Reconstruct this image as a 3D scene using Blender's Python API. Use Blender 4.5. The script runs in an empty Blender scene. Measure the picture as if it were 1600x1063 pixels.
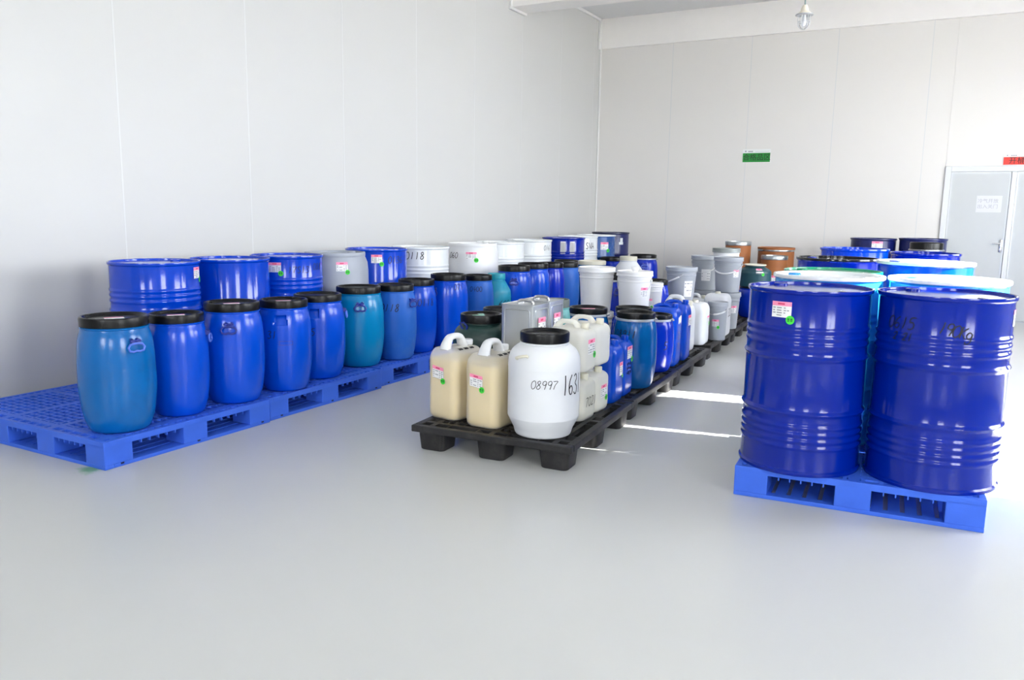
import bpy, bmesh, math, random
from math import sin, cos, pi, sqrt, atan2, asin, radians
from mathutils import Vector, Matrix
random.seed(7)
SC = bpy.context.scene
COL = SC.collection

# ------------------------------------------------------------------ camera
cam_d = bpy.data.cameras.new('camera'); cam = bpy.data.objects.new('camera', cam_d); COL.objects.link(cam)
F_PX, PITCH, ROLL, YAW, CAM_H = 1255.97, 0.1587, 0.0152, 0.5000, 1.393
cam_d.sensor_width = 36.0; cam_d.lens = F_PX/1600*36.0; cam_d.clip_start = 0.05; cam_d.clip_end = 200
_fw = Vector((-sin(YAW), cos(YAW), 0)); _rt = Vector((cos(YAW), sin(YAW), 0)); _up = Vector((0, 0, 1))
_f = cos(PITCH)*_fw - sin(PITCH)*_up; _u = sin(PITCH)*_fw + cos(PITCH)*_up
_r = cos(ROLL)*_rt + sin(ROLL)*_u; _u2 = -sin(ROLL)*_rt + cos(ROLL)*_u
M = Matrix((( _r.x, _u2.x, -_f.x, 0), (_r.y, _u2.y, -_f.y, 0), (_r.z, _u2.z, -_f.z, CAM_H), (0, 0, 0, 1)))
cam.matrix_world = M
SC.camera = cam

# ------------------------------------------------------------------ world, sun, exposure
SC.view_settings.view_transform = 'Standard'; SC.view_settings.look = 'None'
SC.view_settings.gamma = 1.0; SC.view_settings.use_curve_mapping = False
SC.view_settings.exposure = 0.65
SKY_STRENGTH = 12.0
SUN_STRENGTH = 38.0
w = bpy.data.worlds.new('sky'); SC.world = w; w.use_nodes = True
w.node_tree.nodes['Background'].inputs[0].default_value = (0.93, 0.97, 1.0, 1)
w.node_tree.nodes['Background'].inputs[1].default_value = SKY_STRENGTH
sun_d = bpy.data.lights.new('sun', 'SUN'); sun_d.energy = SUN_STRENGTH; sun_d.angle = radians(0.6); sun_d.color = (1.0, 0.97, 0.92)
sun = bpy.data.objects.new('sun', sun_d); COL.objects.link(sun); sun.location = (12, 7, 9)
SUN_AZ, SUN_EL = radians(10), radians(35)
sd = Vector((cos(SUN_AZ)*cos(SUN_EL), sin(SUN_AZ)*cos(SUN_EL), sin(SUN_EL)))
sun.rotation_euler = sd.to_track_quat('Z', 'Y').to_euler()

# room extents
XL, XR, YB, YF, ZC = -5.447, 3.0, 12.876, -4.0, 4.53
# windows: (name index, wall, a0, a1, z0, z1)
WIN_RIGHT = [(5.05, 7.35, 0.9, 3.6), (0.2, 1.9, 0.9, 3.35), (8.4, 10.9, 0.9, 3.2)]  # third opening invented to brighten the far end of the room
WIN_FRONT = [(-2.5, -1.1, 1.4, 3.4), (1.2, 2.7, 1.4, 3.4)]
def portal(name, loc, rot, sx, sy):
    d = bpy.data.lights.new(name, 'AREA'); d.shape = 'RECTANGLE'; d.size = sx; d.size_y = sy
    d.cycles.is_portal = True
    o = bpy.data.objects.new(name, d); COL.objects.link(o); o.location = loc; o.rotation_euler = rot
for (a0, a1, z0, z1) in WIN_RIGHT:
    portal('window_portal', (XR+0.12, (a0+a1)/2, (z0+z1)/2), (0, radians(90), 0), z1-z0, a1-a0)
for (a0, a1, z0, z1) in WIN_FRONT:
    portal('window_portal', ((a0+a1)/2, YF-0.12, (z0+z1)/2), (radians(90), 0, 0), a1-a0, z1-z0)

# ------------------------------------------------------------------ materials
def lin(c):
    return tuple(((v/255)/12.92 if v/255 <= 0.04045 else ((v/255+0.055)/1.055)**2.4) for v in c)
MATS = {}
def mat(name, rgb, rough=0.4, metal=0.0, var=0.0, scale=6.0, bump=0.0, bscale=80.0, coat=0.0, spec=0.5, dirt=None, dirt_amt=0.0, dirt_scale=3.0):
    if name in MATS: return MATS[name]
    m = bpy.data.materials.new(name); m.use_nodes = True; nt = m.node_tree; N = nt.nodes; L = nt.links
    b = N['Principled BSDF']; c = lin(rgb)
    b.inputs['Base Color'].default_value = (*c, 1); b.inputs['Roughness'].default_value = rough
    b.inputs['Metallic'].default_value = metal; b.inputs['Coat Weight'].default_value = coat; b.inputs['Coat Roughness'].default_value = 0.06
    b.inputs['Specular IOR Level'].default_value = spec
    tc = N.new('ShaderNodeTexCoord')
    if var or dirt:
        nz = N.new('ShaderNodeTexNoise'); nz.inputs['Scale'].default_value = scale; nz.inputs['Detail'].default_value = 5
        L.new(tc.outputs['Object'], nz.inputs['Vector'])
        mp = N.new('ShaderNodeMapRange'); mp.inputs[1].default_value = 0.3; mp.inputs[2].default_value = 0.7
        mp.inputs[3].default_value = 1-var; mp.inputs[4].default_value = 1+var
        L.new(nz.outputs['Fac'], mp.inputs[0])
        hs = N.new('ShaderNodeHueSaturation'); hs.inputs['Color'].default_value = (*c, 1)
        L.new(mp.outputs[0], hs.inputs['Value']); out = hs.outputs[0]
        if dirt:
            n2 = N.new('ShaderNodeTexNoise'); n2.inputs['Scale'].default_value = dirt_scale; n2.inputs['Detail'].default_value = 8; n2.inputs['Roughness'].default_value = 0.7
            L.new(tc.outputs['Object'], n2.inputs['Vector'])
            m2 = N.new('ShaderNodeMapRange'); m2.inputs[1].default_value = 0.48; m2.inputs[2].default_value = 0.72; m2.inputs[3].default_value = 0; m2.inputs[4].default_value = dirt_amt
            L.new(n2.outputs['Fac'], m2.inputs[0])
            mx = N.new('ShaderNodeMix'); mx.data_type = 'RGBA'; mx.inputs[7].default_value = (*lin(dirt), 1)
            L.new(m2.outputs[0], mx.inputs[0]); L.new(out, mx.inputs[6]); out = mx.outputs[2]
        L.new(out, b.inputs['Base Color'])
        r2 = N.new('ShaderNodeMapRange'); r2.inputs[1].default_value = 0.3; r2.inputs[2].default_value = 0.7
        r2.inputs[3].default_value = rough*0.85; r2.inputs[4].default_value = min(1, rough*1.15)
        L.new(nz.outputs['Fac'], r2.inputs[0]); L.new(r2.outputs[0], b.inputs['Roughness'])
    if bump:
        n3 = N.new('ShaderNodeTexNoise'); n3.inputs['Scale'].default_value = bscale; n3.inputs['Detail'].default_value = 3
        L.new(tc.outputs['Object'], n3.inputs['Vector'])
        bp = N.new('ShaderNodeBump'); bp.inputs['Strength'].default_value = bump; bp.inputs['Distance'].default_value = 0.002
        L.new(n3.outputs['Fac'], bp.inputs['Height']); L.new(bp.outputs[0], b.inputs['Normal'])
    MATS[name] = m
    return m

def frosted(name, rgb, clear=0.3, rough=0.4):
    """milky polyethylene: diffuse + translucent, a little see-through"""
    if name in MATS: return MATS[name]
    m = bpy.data.materials.new(name); m.use_nodes = True; nt = m.node_tree; N = nt.nodes; L = nt.links
    b = N['Principled BSDF']; c = lin(rgb); out = N['Material Output']
    nz = N.new('ShaderNodeTexNoise'); nz.inputs['Scale'].default_value = 9; tc = N.new('ShaderNodeTexCoord'); L.new(tc.outputs['Object'], nz.inputs['Vector'])
    mp = N.new('ShaderNodeMapRange'); mp.inputs[3].default_value = 0.96; mp.inputs[4].default_value = 1.03; L.new(nz.outputs['Fac'], mp.inputs[0])
    hs = N.new('ShaderNodeHueSaturation'); hs.inputs['Color'].default_value = (*c, 1); L.new(mp.outputs[0], hs.inputs['Value'])
    L.new(hs.outputs[0], b.inputs['Base Color']); b.inputs['Roughness'].default_value = rough
    tr = N.new('ShaderNodeBsdfTranslucent'); L.new(hs.outputs[0], tr.inputs['Color'])
    m1 = N.new('ShaderNodeMixShader'); m1.inputs[0].default_value = 0.3
    L.new(b.outputs[0], m1.inputs[1]); L.new(tr.outputs[0], m1.inputs[2])
    tp = N.new('ShaderNodeBsdfTransparent'); tp.inputs['Color'].default_value = (*[min(1, v*1.05) for v in c], 1)
    m2 = N.new('ShaderNodeMixShader'); m2.inputs[0].default_value = clear
    L.new(m1.outputs[0], m2.inputs[1]); L.new(tp.outputs[0], m2.inputs[2]); L.new(m2.outputs[0], out.inputs[0])
    MATS[name] = m
    return m

STEEL_BLUE = mat('blue_drum_paint', (0, 32, 148), 0.12, var=0.05, coat=0.2, spec=0.3)
STEEL_BLUE2 = mat('bright_blue_drum_paint', (0, 64, 196), 0.13, var=0.05, coat=0.2, spec=0.35)
STEEL_NAVY = mat('navy_drum_paint', (14, 26, 92), 0.3, var=0.06)
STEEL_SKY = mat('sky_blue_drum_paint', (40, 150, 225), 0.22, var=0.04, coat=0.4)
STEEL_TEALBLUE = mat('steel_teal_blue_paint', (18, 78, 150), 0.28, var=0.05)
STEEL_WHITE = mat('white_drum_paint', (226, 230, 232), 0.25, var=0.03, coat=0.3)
STEEL_GREEN = mat('green_drum_paint', (0, 150, 110), 0.25, var=0.05, coat=0.3)
GREY_PLASTIC = mat('grey_drum_plastic', (158, 164, 176), 0.4, var=0.04)
WHITE_PLASTIC = mat('white_plastic', (232, 233, 235), 0.38, var=0.025)
PE_BLUE = mat('blue_polyethylene', (0, 74, 204), 0.2, spec=0.45, var=0.06, scale=5, bump=0.08, bscale=160)
PE_DEEP = mat('deep_blue_polyethylene', (0, 44, 180), 0.2, spec=0.45, var=0.06, scale=5, bump=0.08, bscale=160)
PE_TEAL = mat('teal_blue_polyethylene', (0, 100, 176), 0.2, spec=0.45, var=0.08, scale=4, bump=0.1, bscale=140, dirt=(20, 70, 120), dirt_amt=0.35)
PE_CYAN = mat('cyan_polyethylene', (0, 126, 184), 0.2, spec=0.45, var=0.06, scale=5, bump=0.06)
PE_FADED = mat('faded_blue_polyethylene', (28, 96, 192), 0.42, spec=0.35, var=0.08, scale=4, bump=0.1, dirt=(90, 130, 190), dirt_amt=0.35)
PE_TURQ = mat('turquoise_polyethylene', (20, 140, 172), 0.36, var=0.05)
PE_DKGREEN = mat('dark_green_polyethylene', (30, 58, 56), 0.42, var=0.08, bump=0.1)
PE_GREENISH = mat('bottle_green_polyethylene', (28, 72, 84), 0.4, var=0.08)
PE_PALEGREEN = mat('pale_teal_polyethylene', (96, 160, 160), 0.4, var=0.05)
LID_BLACK = mat('black_lid_plastic', (13, 13, 15), 0.3, var=0.1, bump=0.05, spec=0.28)
LID_TURQ = mat('turquoise_lid', (22, 150, 170), 0.35, var=0.04)
LID_GREYGREEN = mat('grey_green_lid', (96, 104, 98), 0.45, var=0.08)
RING_WHITE = mat('pale_clamp_ring', (190, 196, 204), 0.35, metal=0.3, var=0.04)
RING_STEEL = mat('galvanised_ring', (168, 172, 174), 0.3, metal=0.85, var=0.06)
HANDLE_BLUE = mat('blue_handle_plastic', (84, 118, 220), 0.35, var=0.03)
HANDLE_DARK = mat('dark_blue_handle_plastic', (22, 44, 140), 0.35, var=0.03)
HANDLE_CREAM = mat('cream_handle_plastic', (222, 218, 200), 0.4, var=0.03)
PALLET_BLUE = mat('blue_pallet_plastic', (62, 108, 224), 0.42, spec=0.3, var=0.06, scale=8, bump=0.15, bscale=220)
PALLET_BLACK = mat('black_pallet_plastic', (30, 29, 31), 0.5, var=0.18, scale=9, bump=0.2, bscale=150, dirt=(84, 80, 76), dirt_amt=0.3, dirt_scale=14)
PE_NATURAL = frosted('milky_polyethylene', (253, 253, 253), 0.56)
PE_NATURAL_SOLID = mat('natural_white_polyethylene', (228, 230, 234), 0.36, var=0.02)
PE_CREAM = frosted('cream_milky_polyethylene', (252, 251, 245), 0.2)
LIQUID = mat('yellow_liquid', (240, 214, 138), 0.3, var=0.05, scale=3)
CLEARISH = mat('pale_liquid', (246, 243, 226), 0.35, var=0.03, scale=3)
BUCKET_WHITE = mat('white_bucket_plastic', (236, 236, 236), 0.38, var=0.02)
BUCKET_GREY = mat('grey_bucket_plastic', (164, 169, 177), 0.42, var=0.04)
FIBRE = mat('brown_fibreboard', (160, 96, 50), 0.6, var=0.1, scale=7, bump=0.1, dirt=(110, 60, 30), dirt_amt=0.3)
TINPLATE = mat('tinplate', (188, 192, 196), 0.34, metal=0.75, var=0.06, scale=4)
PAPER = mat('label_paper', (240, 240, 240), 0.6, var=0.01)
PINK = mat('label_pink', (250, 150, 185), 0.6, var=0.02)
PINKTXT = mat('label_red_print', (214, 70, 110), 0.6, var=0.02)
PRINT = mat('label_grey_print', (150, 150, 158), 0.6, var=0.02)
DOT = mat('approval_green', (60, 214, 60), 0.5, var=0.02)
DOTTXT = mat('approval_print', (20, 110, 30), 0.6, var=0.02)
INK = mat('marker_ink', (4, 5, 18), 0.6, var=0.05)
INKB = mat('stencil_ink', (46, 46, 52), 0.6, var=0.2, scale=40)
METAL = mat('bright_steel', (200, 200, 202), 0.22, metal=0.9, var=0.05)
WIRE = mat('wire_white', (214, 214, 214), 0.35, var=0.03)
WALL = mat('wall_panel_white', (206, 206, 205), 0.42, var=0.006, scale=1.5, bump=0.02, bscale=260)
WALL_LIGHTENED = mat('wall_panel_back_lightened', (229, 226, 222), 0.45, var=0.006, scale=1.5, bump=0.02, bscale=260)  # same paint as the left wall, lightened to stand in for light here
JOINT = mat('joint_white', (216, 217, 217), 0.35, var=0.005)
CEIL = mat('ceiling_paint', (226, 226, 226), 0.7, var=0.01)
BEAM = mat('beam_paint', (244, 241, 238), 0.6, var=0.01)
TRIM = mat('trim_white', (236, 236, 234), 0.4, var=0.01)
ALU = mat('aluminium', (200, 202, 204), 0.35, metal=0.7, var=0.03)
DOORM = mat('door_grey', (196, 199, 200), 0.42, var=0.01)
DOORF = mat('door_frame_pale', (220, 222, 224), 0.4, var=0.01)
GROUNDM = mat('concrete_yard', (170, 168, 162), 0.9, var=0.08)
SIGN_GREEN = mat('sign_green', (22, 140, 50), 0.4, var=0.02)
SIGN_RED = mat('sign_red', (226, 50, 34), 0.4, var=0.02)
SIGN_WHITE = mat('sign_white', (236, 238, 238), 0.4, var=0.01)
BLACKINK = mat('sign_black', (20, 26, 22), 0.5, var=0.02)
FAINT = mat('faint_print', (176, 176, 182), 0.6, var=0.02)
PAPERW = mat('notice_paper', (218, 219, 224), 0.6, var=0.01)

# floor: glossy grey epoxy
def floor_mat():
    m = bpy.data.materials.new('epoxy_floor'); m.use_nodes = True; nt = m.node_tree; N = nt.nodes; L = nt.links
    b = N['Principled BSDF']; tc = N.new('ShaderNodeTexCoord')
    n1 = N.new('ShaderNodeTexNoise'); n1.inputs['Scale'].default_value = 0.9; n1.inputs['Detail'].default_value = 6; L.new(tc.outputs['Object'], n1.inputs['Vector'])
    cr = N.new('ShaderNodeMapRange'); cr.inputs[1].default_value = 0.1; cr.inputs[2].default_value = 0.9; cr.inputs[3].default_value = 0.95; cr.inputs[4].default_value = 1.05; L.new(n1.outputs['Fac'], cr.inputs[0])
    hs = N.new('ShaderNodeHueSaturation'); hs.inputs['Color'].default_value = (*lin((204, 205, 204)), 1); L.new(cr.outputs[0], hs.inputs['Value'])
    # faint drag scratches
    mpn = N.new('ShaderNodeMapping'); mpn.inputs['Rotation'].default_value = (0, 0, 0.5); mpn.inputs['Scale'].default_value = (1.2, 34, 1); L.new(tc.outputs['Object'], mpn.inputs['Vector'])
    n2 = N.new('ShaderNodeTexNoise'); n2.inputs['Scale'].default_value = 1.6; n2.inputs['Detail'].default_value = 3; L.new(mpn.outputs[0], n2.inputs['Vector'])
    mr = N.new('ShaderNodeMapRange'); mr.inputs[1].default_value = 0.66; mr.inputs[2].default_value = 0.8; mr.inputs[3].default_value = 0; mr.inputs[4].default_value = 0.18; L.new(n2.outputs['Fac'], mr.inputs[0])
    mx = N.new('ShaderNodeMix'); mx.data_type = 'RGBA'; mx.inputs[7].default_value = (*lin((214, 208, 204)), 1); L.new(mr.outputs[0], mx.inputs[0]); L.new(hs.outputs[0], mx.inputs[6])
    # green paint scuff by the corner of the nearest pallet
    vm = N.new('ShaderNodeVectorMath'); vm.operation = 'DISTANCE'; vm.inputs[1].default_value = (-3.93, 2.55, 0); L.new(tc.outputs['Object'], vm.inputs[0])
    n3 = N.new('ShaderNodeTexNoise'); n3.inputs['Scale'].default_value = 14; n3.inputs['Detail'].default_value = 4; L.new(tc.outputs['Object'], n3.inputs['Vector'])
    ad = N.new('ShaderNodeMath'); ad.operation = 'MULTIPLY_ADD'; ad.inputs[1].default_value = 0.16; L.new(n3.outputs['Fac'], ad.inputs[0]); L.new(vm.outputs['Value'], ad.inputs[2])
    m3 = N.new('ShaderNodeMapRange'); m3.inputs[1].default_value = 0.10; m3.inputs[2].default_value = 0.17; m3.inputs[3].default_value = 0.75; m3.inputs[4].default_value = 0; L.new(ad.outputs[0], m3.inputs[0])
    mx2 = N.new('ShaderNodeMix'); mx2.data_type = 'RGBA'; mx2.inputs[7].default_value = (*lin((84, 168, 70)), 1); L.new(m3.outputs[0], mx2.inputs[0]); L.new(mx.outputs[2], mx2.inputs[6])
    L.new(mx2.outputs[2], b.inputs['Base Color'])
    r = N.new('ShaderNodeMapRange'); r.inputs[3].default_value = 0.28; r.inputs[4].default_value = 0.38; L.new(n1.outputs['Fac'], r.inputs[0]); L.new(r.outputs[0], b.inputs['Roughness'])
    b.inputs['Specular IOR Level'].default_value = 0.5
    return m
FLOOR = floor_mat()

# ------------------------------------------------------------------ mesh helpers
def mesh_from(bm, name, mats, smooth=None):
    bmesh.ops.recalc_face_normals(bm, faces=bm.faces[:])
    me = bpy.data.meshes.new(name); bm.to_mesh(me); bm.free()
    for m in (mats if isinstance(mats, (list, tuple)) else [mats]): me.materials.append(m)
    if smooth is not None:
        me.polygons.foreach_set('use_smooth', [True]*len(me.polygons))
        me.set_sharp_from_angle(angle=radians(smooth))
    return me
def link(name, me, parent=None, loc=None):
    o = bpy.data.objects.new(name, me); COL.objects.link(o)
    if parent: o.parent = parent
    if loc: o.location = loc
    return o
def obj(name, bm, mats, parent=None, smooth=None):
    return link(name, mesh_from(bm, name, mats, smooth), parent)
def thing(name, label, cat, loc, rz=0.0, group=None):
    o = bpy.data.objects.new(name, None); COL.objects.link(o); o.empty_display_size = 0.1
    o.location = loc; o.rotation_euler = (0, 0, rz); o['label'] = label; o['category'] = cat
    if group: o['group'] = group
    return o
def struct(name, bm, mats, parent=None, smooth=None):
    o = obj(name, bm, mats, parent, smooth)
    if not parent: o['kind'] = 'structure'
    return o
def box(bm, x0, x1, y0, y1, z0, z1, bevel=0.0, mi=0):
    vs = [bm.verts.new(p) for p in ((x0,y0,z0),(x1,y0,z0),(x1,y1,z0),(x0,y1,z0),(x0,y0,z1),(x1,y0,z1),(x1,y1,z1),(x0,y1,z1))]
    fs = [bm.faces.new([vs[i] for i in q]) for q in ((0,3,2,1),(4,5,6,7),(0,1,5,4),(1,2,6,5),(2,3,7,6),(3,0,4,7))]
    for f in fs: f.material_index = mi
    if bevel:
        es = list({e for f in fs for e in f.edges})
        r = bmesh.ops.bevel(bm, geom=es, offset=bevel, segments=2, affect='EDGES', profile=0.5)
        for f in r['faces']: f.material_index = mi
    return fs
def lathe(bm, prof, seg=64, mi=0, cap0=False, cap1=False, mod=None):
    rings = []
    for (r, z) in prof:
        ring = []
        for k in range(seg):
            a = 2*pi*k/seg; rr = r
            if mod: rr = r + mod(a, z)
            ring.append(bm.verts.new((rr*cos(a), rr*sin(a), z)))
        rings.append(ring)
    for i in range(len(rings)-1):
        a, b = rings[i], rings[i+1]
        for k in range(seg):
            f = bm.faces.new((a[k], a[(k+1) % seg], b[(k+1) % seg], b[k])); f.material_index = mi
    if cap0: bm.faces.new(list(reversed(rings[0]))).material_index = mi
    if cap1: bm.faces.new(rings[-1]).material_index = mi
def tube(bm, pts, rad, seg=8, mi=0, closed=False, flat=1.0):
    pts = [Vector(p) for p in pts]; n = len(pts); rings = []; up = Vector((0, 0, 1)); prev = None
    for i, p in enumerate(pts):
        if closed: t = pts[(i+1) % n]-pts[i-1]
        else: t = pts[min(i+1, n-1)]-pts[max(i-1, 0)]
        t.normalize()
        if prev is None:
            s = t.cross(up)
            if s.length < 1e-3: s = t.cross(Vector((1, 0, 0)))
            s.normalize()
        else:
            s = prev-t*prev.dot(t); s.normalize()
        prev = s; b = t.cross(s)
        rd = rad[i] if isinstance(rad, (list, tuple)) else rad
        rings.append([bm.verts.new(p+(s*cos(2*pi*k/seg)+b*sin(2*pi*k/seg)*flat)*rd) for k in range(seg)])
    m = n if closed else n-1
    for i in range(m):
        a, b2 = rings[i], rings[(i+1) % n]
        for k in range(seg):
            bm.faces.new((a[k], a[(k+1) % seg], b2[(k+1) % seg], b2[k])).material_index = mi
    if not closed:
        bm.faces.new(list(reversed(rings[0]))).material_index = mi; bm.faces.new(rings[-1]).material_index = mi
def smoothpts(pts, n=6):
    out = []
    P = [pts[0]]+list(pts)+[pts[-1]]
    for i in range(1, len(P)-2):
        for k in range(n):
            t = k/n; out.append(tuple(0.5*((2*P[i][j])+(-P[i-1][j]+P[i+1][j])*t+(2*P[i-1][j]-5*P[i][j]+4*P[i+1][j]-P[i+2][j])*t*t+(-P[i-1][j]+3*P[i][j]-3*P[i+1][j]+P[i+2][j])*t**3) for j in range(len(P[i]))))
    out.append(tuple(pts[-1])); return out
def rint(prof, z):
    for (r0, z0), (r1, z1) in zip(prof, prof[1:]):
        if z0 <= z <= z1 and z1 > z0: return r0+(r1-r0)*(z-z0)/(z1-z0)
    return prof[-1][0]

# surface mappers: (s, z, lift) -> local point
def cyl_map(prof, phi0, Rref):
    def f(s, z, e):
        a = -pi/2+phi0+s/Rref; r = rint(prof, z)+e
        return (r*cos(a), r*sin(a), z)
    return f
def front_map(x0, yface):   # a flat face looking to local -y
    return lambda s, z, e: (x0+s, yface-e, z)
def right_map(xface, y0):   # a flat face looking to local +x
    return lambda s, z, e: (xface+e, y0+s, z)
def flat_top_map(x0, y0, z, ang=0.0):
    return lambda s, t, e: (x0+s*cos(ang)-t*sin(ang), y0+s*sin(ang)+t*cos(ang), z+e)

def patch(bm, f, s0, s1, z0, z1, e, mi, nx=6, nz=2, tilt=0.0):
    cs, cz = (s0+s1)/2, (z0+z1)/2
    g = []
    for j in range(nz+1):
        row = []
        for i in range(nx+1):
            s = s0+(s1-s0)*i/nx; z = z0+(z1-z0)*j/nz
            row.append(bm.verts.new(f(s, z+tilt*(s), e)))
        g.append(row)
    for j in range(nz):
        for i in range(nx):
            bm.faces.new((g[j][i], g[j][i+1], g[j+1][i+1], g[j+1][i])).material_index = mi
def disc(bm, f, sc, zc, r, e, mi, n=20):
    c = bm.verts.new(f(sc, zc, e)); ring = [bm.verts.new(f(sc+r*cos(2*pi*k/n), zc+r*sin(2*pi*k/n), e)) for k in range(n)]
    for k in range(n): bm.faces.new((c, ring[k], ring[(k+1) % n])).material_index = mi

def sticker(parent, f, zc, w=0.10, h=0.075, dot=True, e=0.0015, tilt=0.0, sc=0.0, pink=True, small=False):
    """pink-headed inventory label with a green round approval sticker at its lower right corner"""
    bm = bmesh.new()
    z1, z0 = zc+h/2, zc-h/2; s0, s1 = sc-w/2, sc+w/2
    hh = 0.28*h if pink else 0
    patch(bm, f, s0, s1, z0, z1-hh, e, 0, tilt=tilt)
    if pink: patch(bm, f, s0, s1, z1-hh, z1, e, 1, tilt=tilt)
    if not small:
        if pink: patch(bm, f, sc-w*0.2, sc+w*0.16, z1-hh*0.72, z1-hh*0.3, e+0.0004, 2, nx=3, nz=1, tilt=tilt)
        rnd = random.Random(int(zc*1000)+int(w*1e4))
        for r in range(4):
            zz = z1-hh-(h-hh)*(0.16+0.22*r)
            for a, b in ((0.05, 0.2), (0.26, 0.55), (0.62, 0.74), (0.78, 0.95)):
                if rnd.random() < 0.2: continue
                patch(bm, f, s0+w*a, s0+w*(b-rnd.random()*0.06), zz-h*0.035, zz+h*0.035, e+0.0004, 3, nx=2, nz=1, tilt=tilt)
    obj('inventory_label', bm, [PAPER, PINK, PINKTXT, PRINT], parent)
    if dot:
        b2 = bmesh.new(); dr = 0.021*w/0.10
        dx, dz = s1-0.004, z0+tilt*s1-dr*0.45
        disc(b2, f, dx, dz, dr, e+0.0009, 0)
        if not small:
            for q in (-0.42, 0.3):
                patch(b2, f, dx+dr*(q-0.22), dx+dr*(q+0.26), dz-dr*0.05, dz+dr*0.38, e+0.0013, 1, nx=1, nz=1)
                patch(b2, f, dx+dr*(q-0.18), dx+dr*(q+0.22), dz-dr*0.36, dz-dr*0.14, e+0.0013, 1, nx=1, nz=1)
        obj('approval_sticker', b2, [DOT, DOTTXT], parent)

# hand-drawn glyphs, unit height, width about .6
G = {
 '0': [[(.3,1),(.08,.8),(.03,.45),(.15,.08),(.32,0),(.52,.2),(.56,.6),(.45,.9),(.3,1)]],
 '1': [[(.28,1),(.3,.5),(.24,0)]],
 '2': [[(.05,.75),(.2,.98),(.45,.95),(.5,.7),(.3,.35),(.03,.03),(.55,.05)]],
 '3': [[(.06,.9),(.35,1),(.5,.78),(.25,.55),(.52,.35),(.45,.06),(.2,0),(.03,.12)]],
 '4': [[(.35,1),(.05,.4),(.6,.4)],[(.42,.7),(.4,0)]],
 '5': [[(.52,1),(.15,.98),(.1,.6),(.35,.6),(.52,.35),(.38,.04),(.05,.03)]],
 '6': [[(.42,1),(.15,.7),(.05,.3),(.18,.03),(.42,.06),(.5,.3),(.3,.45),(.08,.3)]],
 '7': [[(.03,.95),(.55,.95),(.3,.5),(.2,0)]],
 '8': [[(.45,.85),(.28,1),(.1,.8),(.28,.55),(.5,.3),(.35,.02),(.12,.08),(.1,.3),(.35,.6),(.47,.8)]],
 '9': [[(.5,.7),(.35,.5),(.1,.6),(.12,.9),(.35,1),(.5,.8),(.47,.4),(.4,0)]],
 'K': [[(.1,1),(.1,0)],[(.5,.95),(.12,.5),(.52,0)]],
 'g': [[(.45,.5),(.2,.62),(.05,.35),(.2,.1),(.42,.2),(.45,.55),(.42,-.2),(.2,-.35),(.05,-.2)]],
 'L': [[(.1,1),(.1,.02),(.5,.02)]],
 'S': [[(.5,.88),(.3,1),(.08,.8),(.28,.52),(.5,.28),(.3,0),(.05,.14)]],
 'W': [[(.02,1),(.18,0),(.32,.8),(.48,0),(.64,1)]],
 'A': [[(.02,0),(.3,1),(.58,0)],[(.14,.36),(.46,.36)]],
 '/': [[(.5,1),(.1,0)]], '-': [[(.1,.5),(.5,.5)]], '.': [[(.2,0),(.24,.05)]], ' ': []}
def writing(parent, f, text, zc, hgt=0.07, sc=0.0, width=0.006, slant=0.12, material=None, e=0.0016, adv=0.72, squeeze=1.0, name='handwritten_number'):
    bm = bmesh.new(); tw = len(text)*adv*hgt*squeeze; s = sc-tw/2
    for ch in text:
        for st in G.get(ch, []):
            p = smoothpts(st, 5) if len(st) > 2 and ch not in 'KWALM4' else st
            q = [(s+(a*squeeze+slant*b)*hgt, zc-hgt/2+b*hgt) for a, b in p]
            L_, R_ = [], []
            for i in range(len(q)):
                a, b = q[max(0, i-1)], q[min(len(q)-1, i+1)]
                dx, dz = b[0]-a[0], b[1]-a[1]; l = math.hypot(dx, dz) or 1
                nx, nz = -dz/l*width/2, dx/l*width/2
                L_.append(bm.verts.new(f(q[i][0]+nx, q[i][1]+nz, e))); R_.append(bm.verts.new(f(q[i][0]-nx, q[i][1]-nz, e)))
            for i in range(len(q)-1): bm.faces.new((L_[i], L_[i+1], R_[i+1], R_[i]))
        s += adv*hgt*squeeze
    return obj(name, bm, material or INK, parent)

def text_mesh(body, size, name, material, parent, mw, extrude=0.0005, align='CENTER', sx=1.0):
    c = bpy.data.curves.new(name, 'FONT'); c.body = body; c.size = size; c.align_x = align; c.align_y = 'CENTER'; c.extrude = extrude; c.resolution_u = 2
    o = bpy.data.objects.new(name, c); COL.objects.link(o)
    dg = bpy.context.evaluated_depsgraph_get(); me = bpy.data.meshes.new_from_object(o.evaluated_get(dg))
    bpy.data.objects.remove(o); bpy.data.curves.remove(c)
    for v in me.vertices: v.co.x *= sx
    me.transform(mw); me.materials.clear(); me.materials.append(material); me.name = name
    return link(name, me, parent)

def face_cam(x, y):      # rotation that turns local -y towards the camera's standpoint
    return atan2(-y, -x)+pi/2

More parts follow.
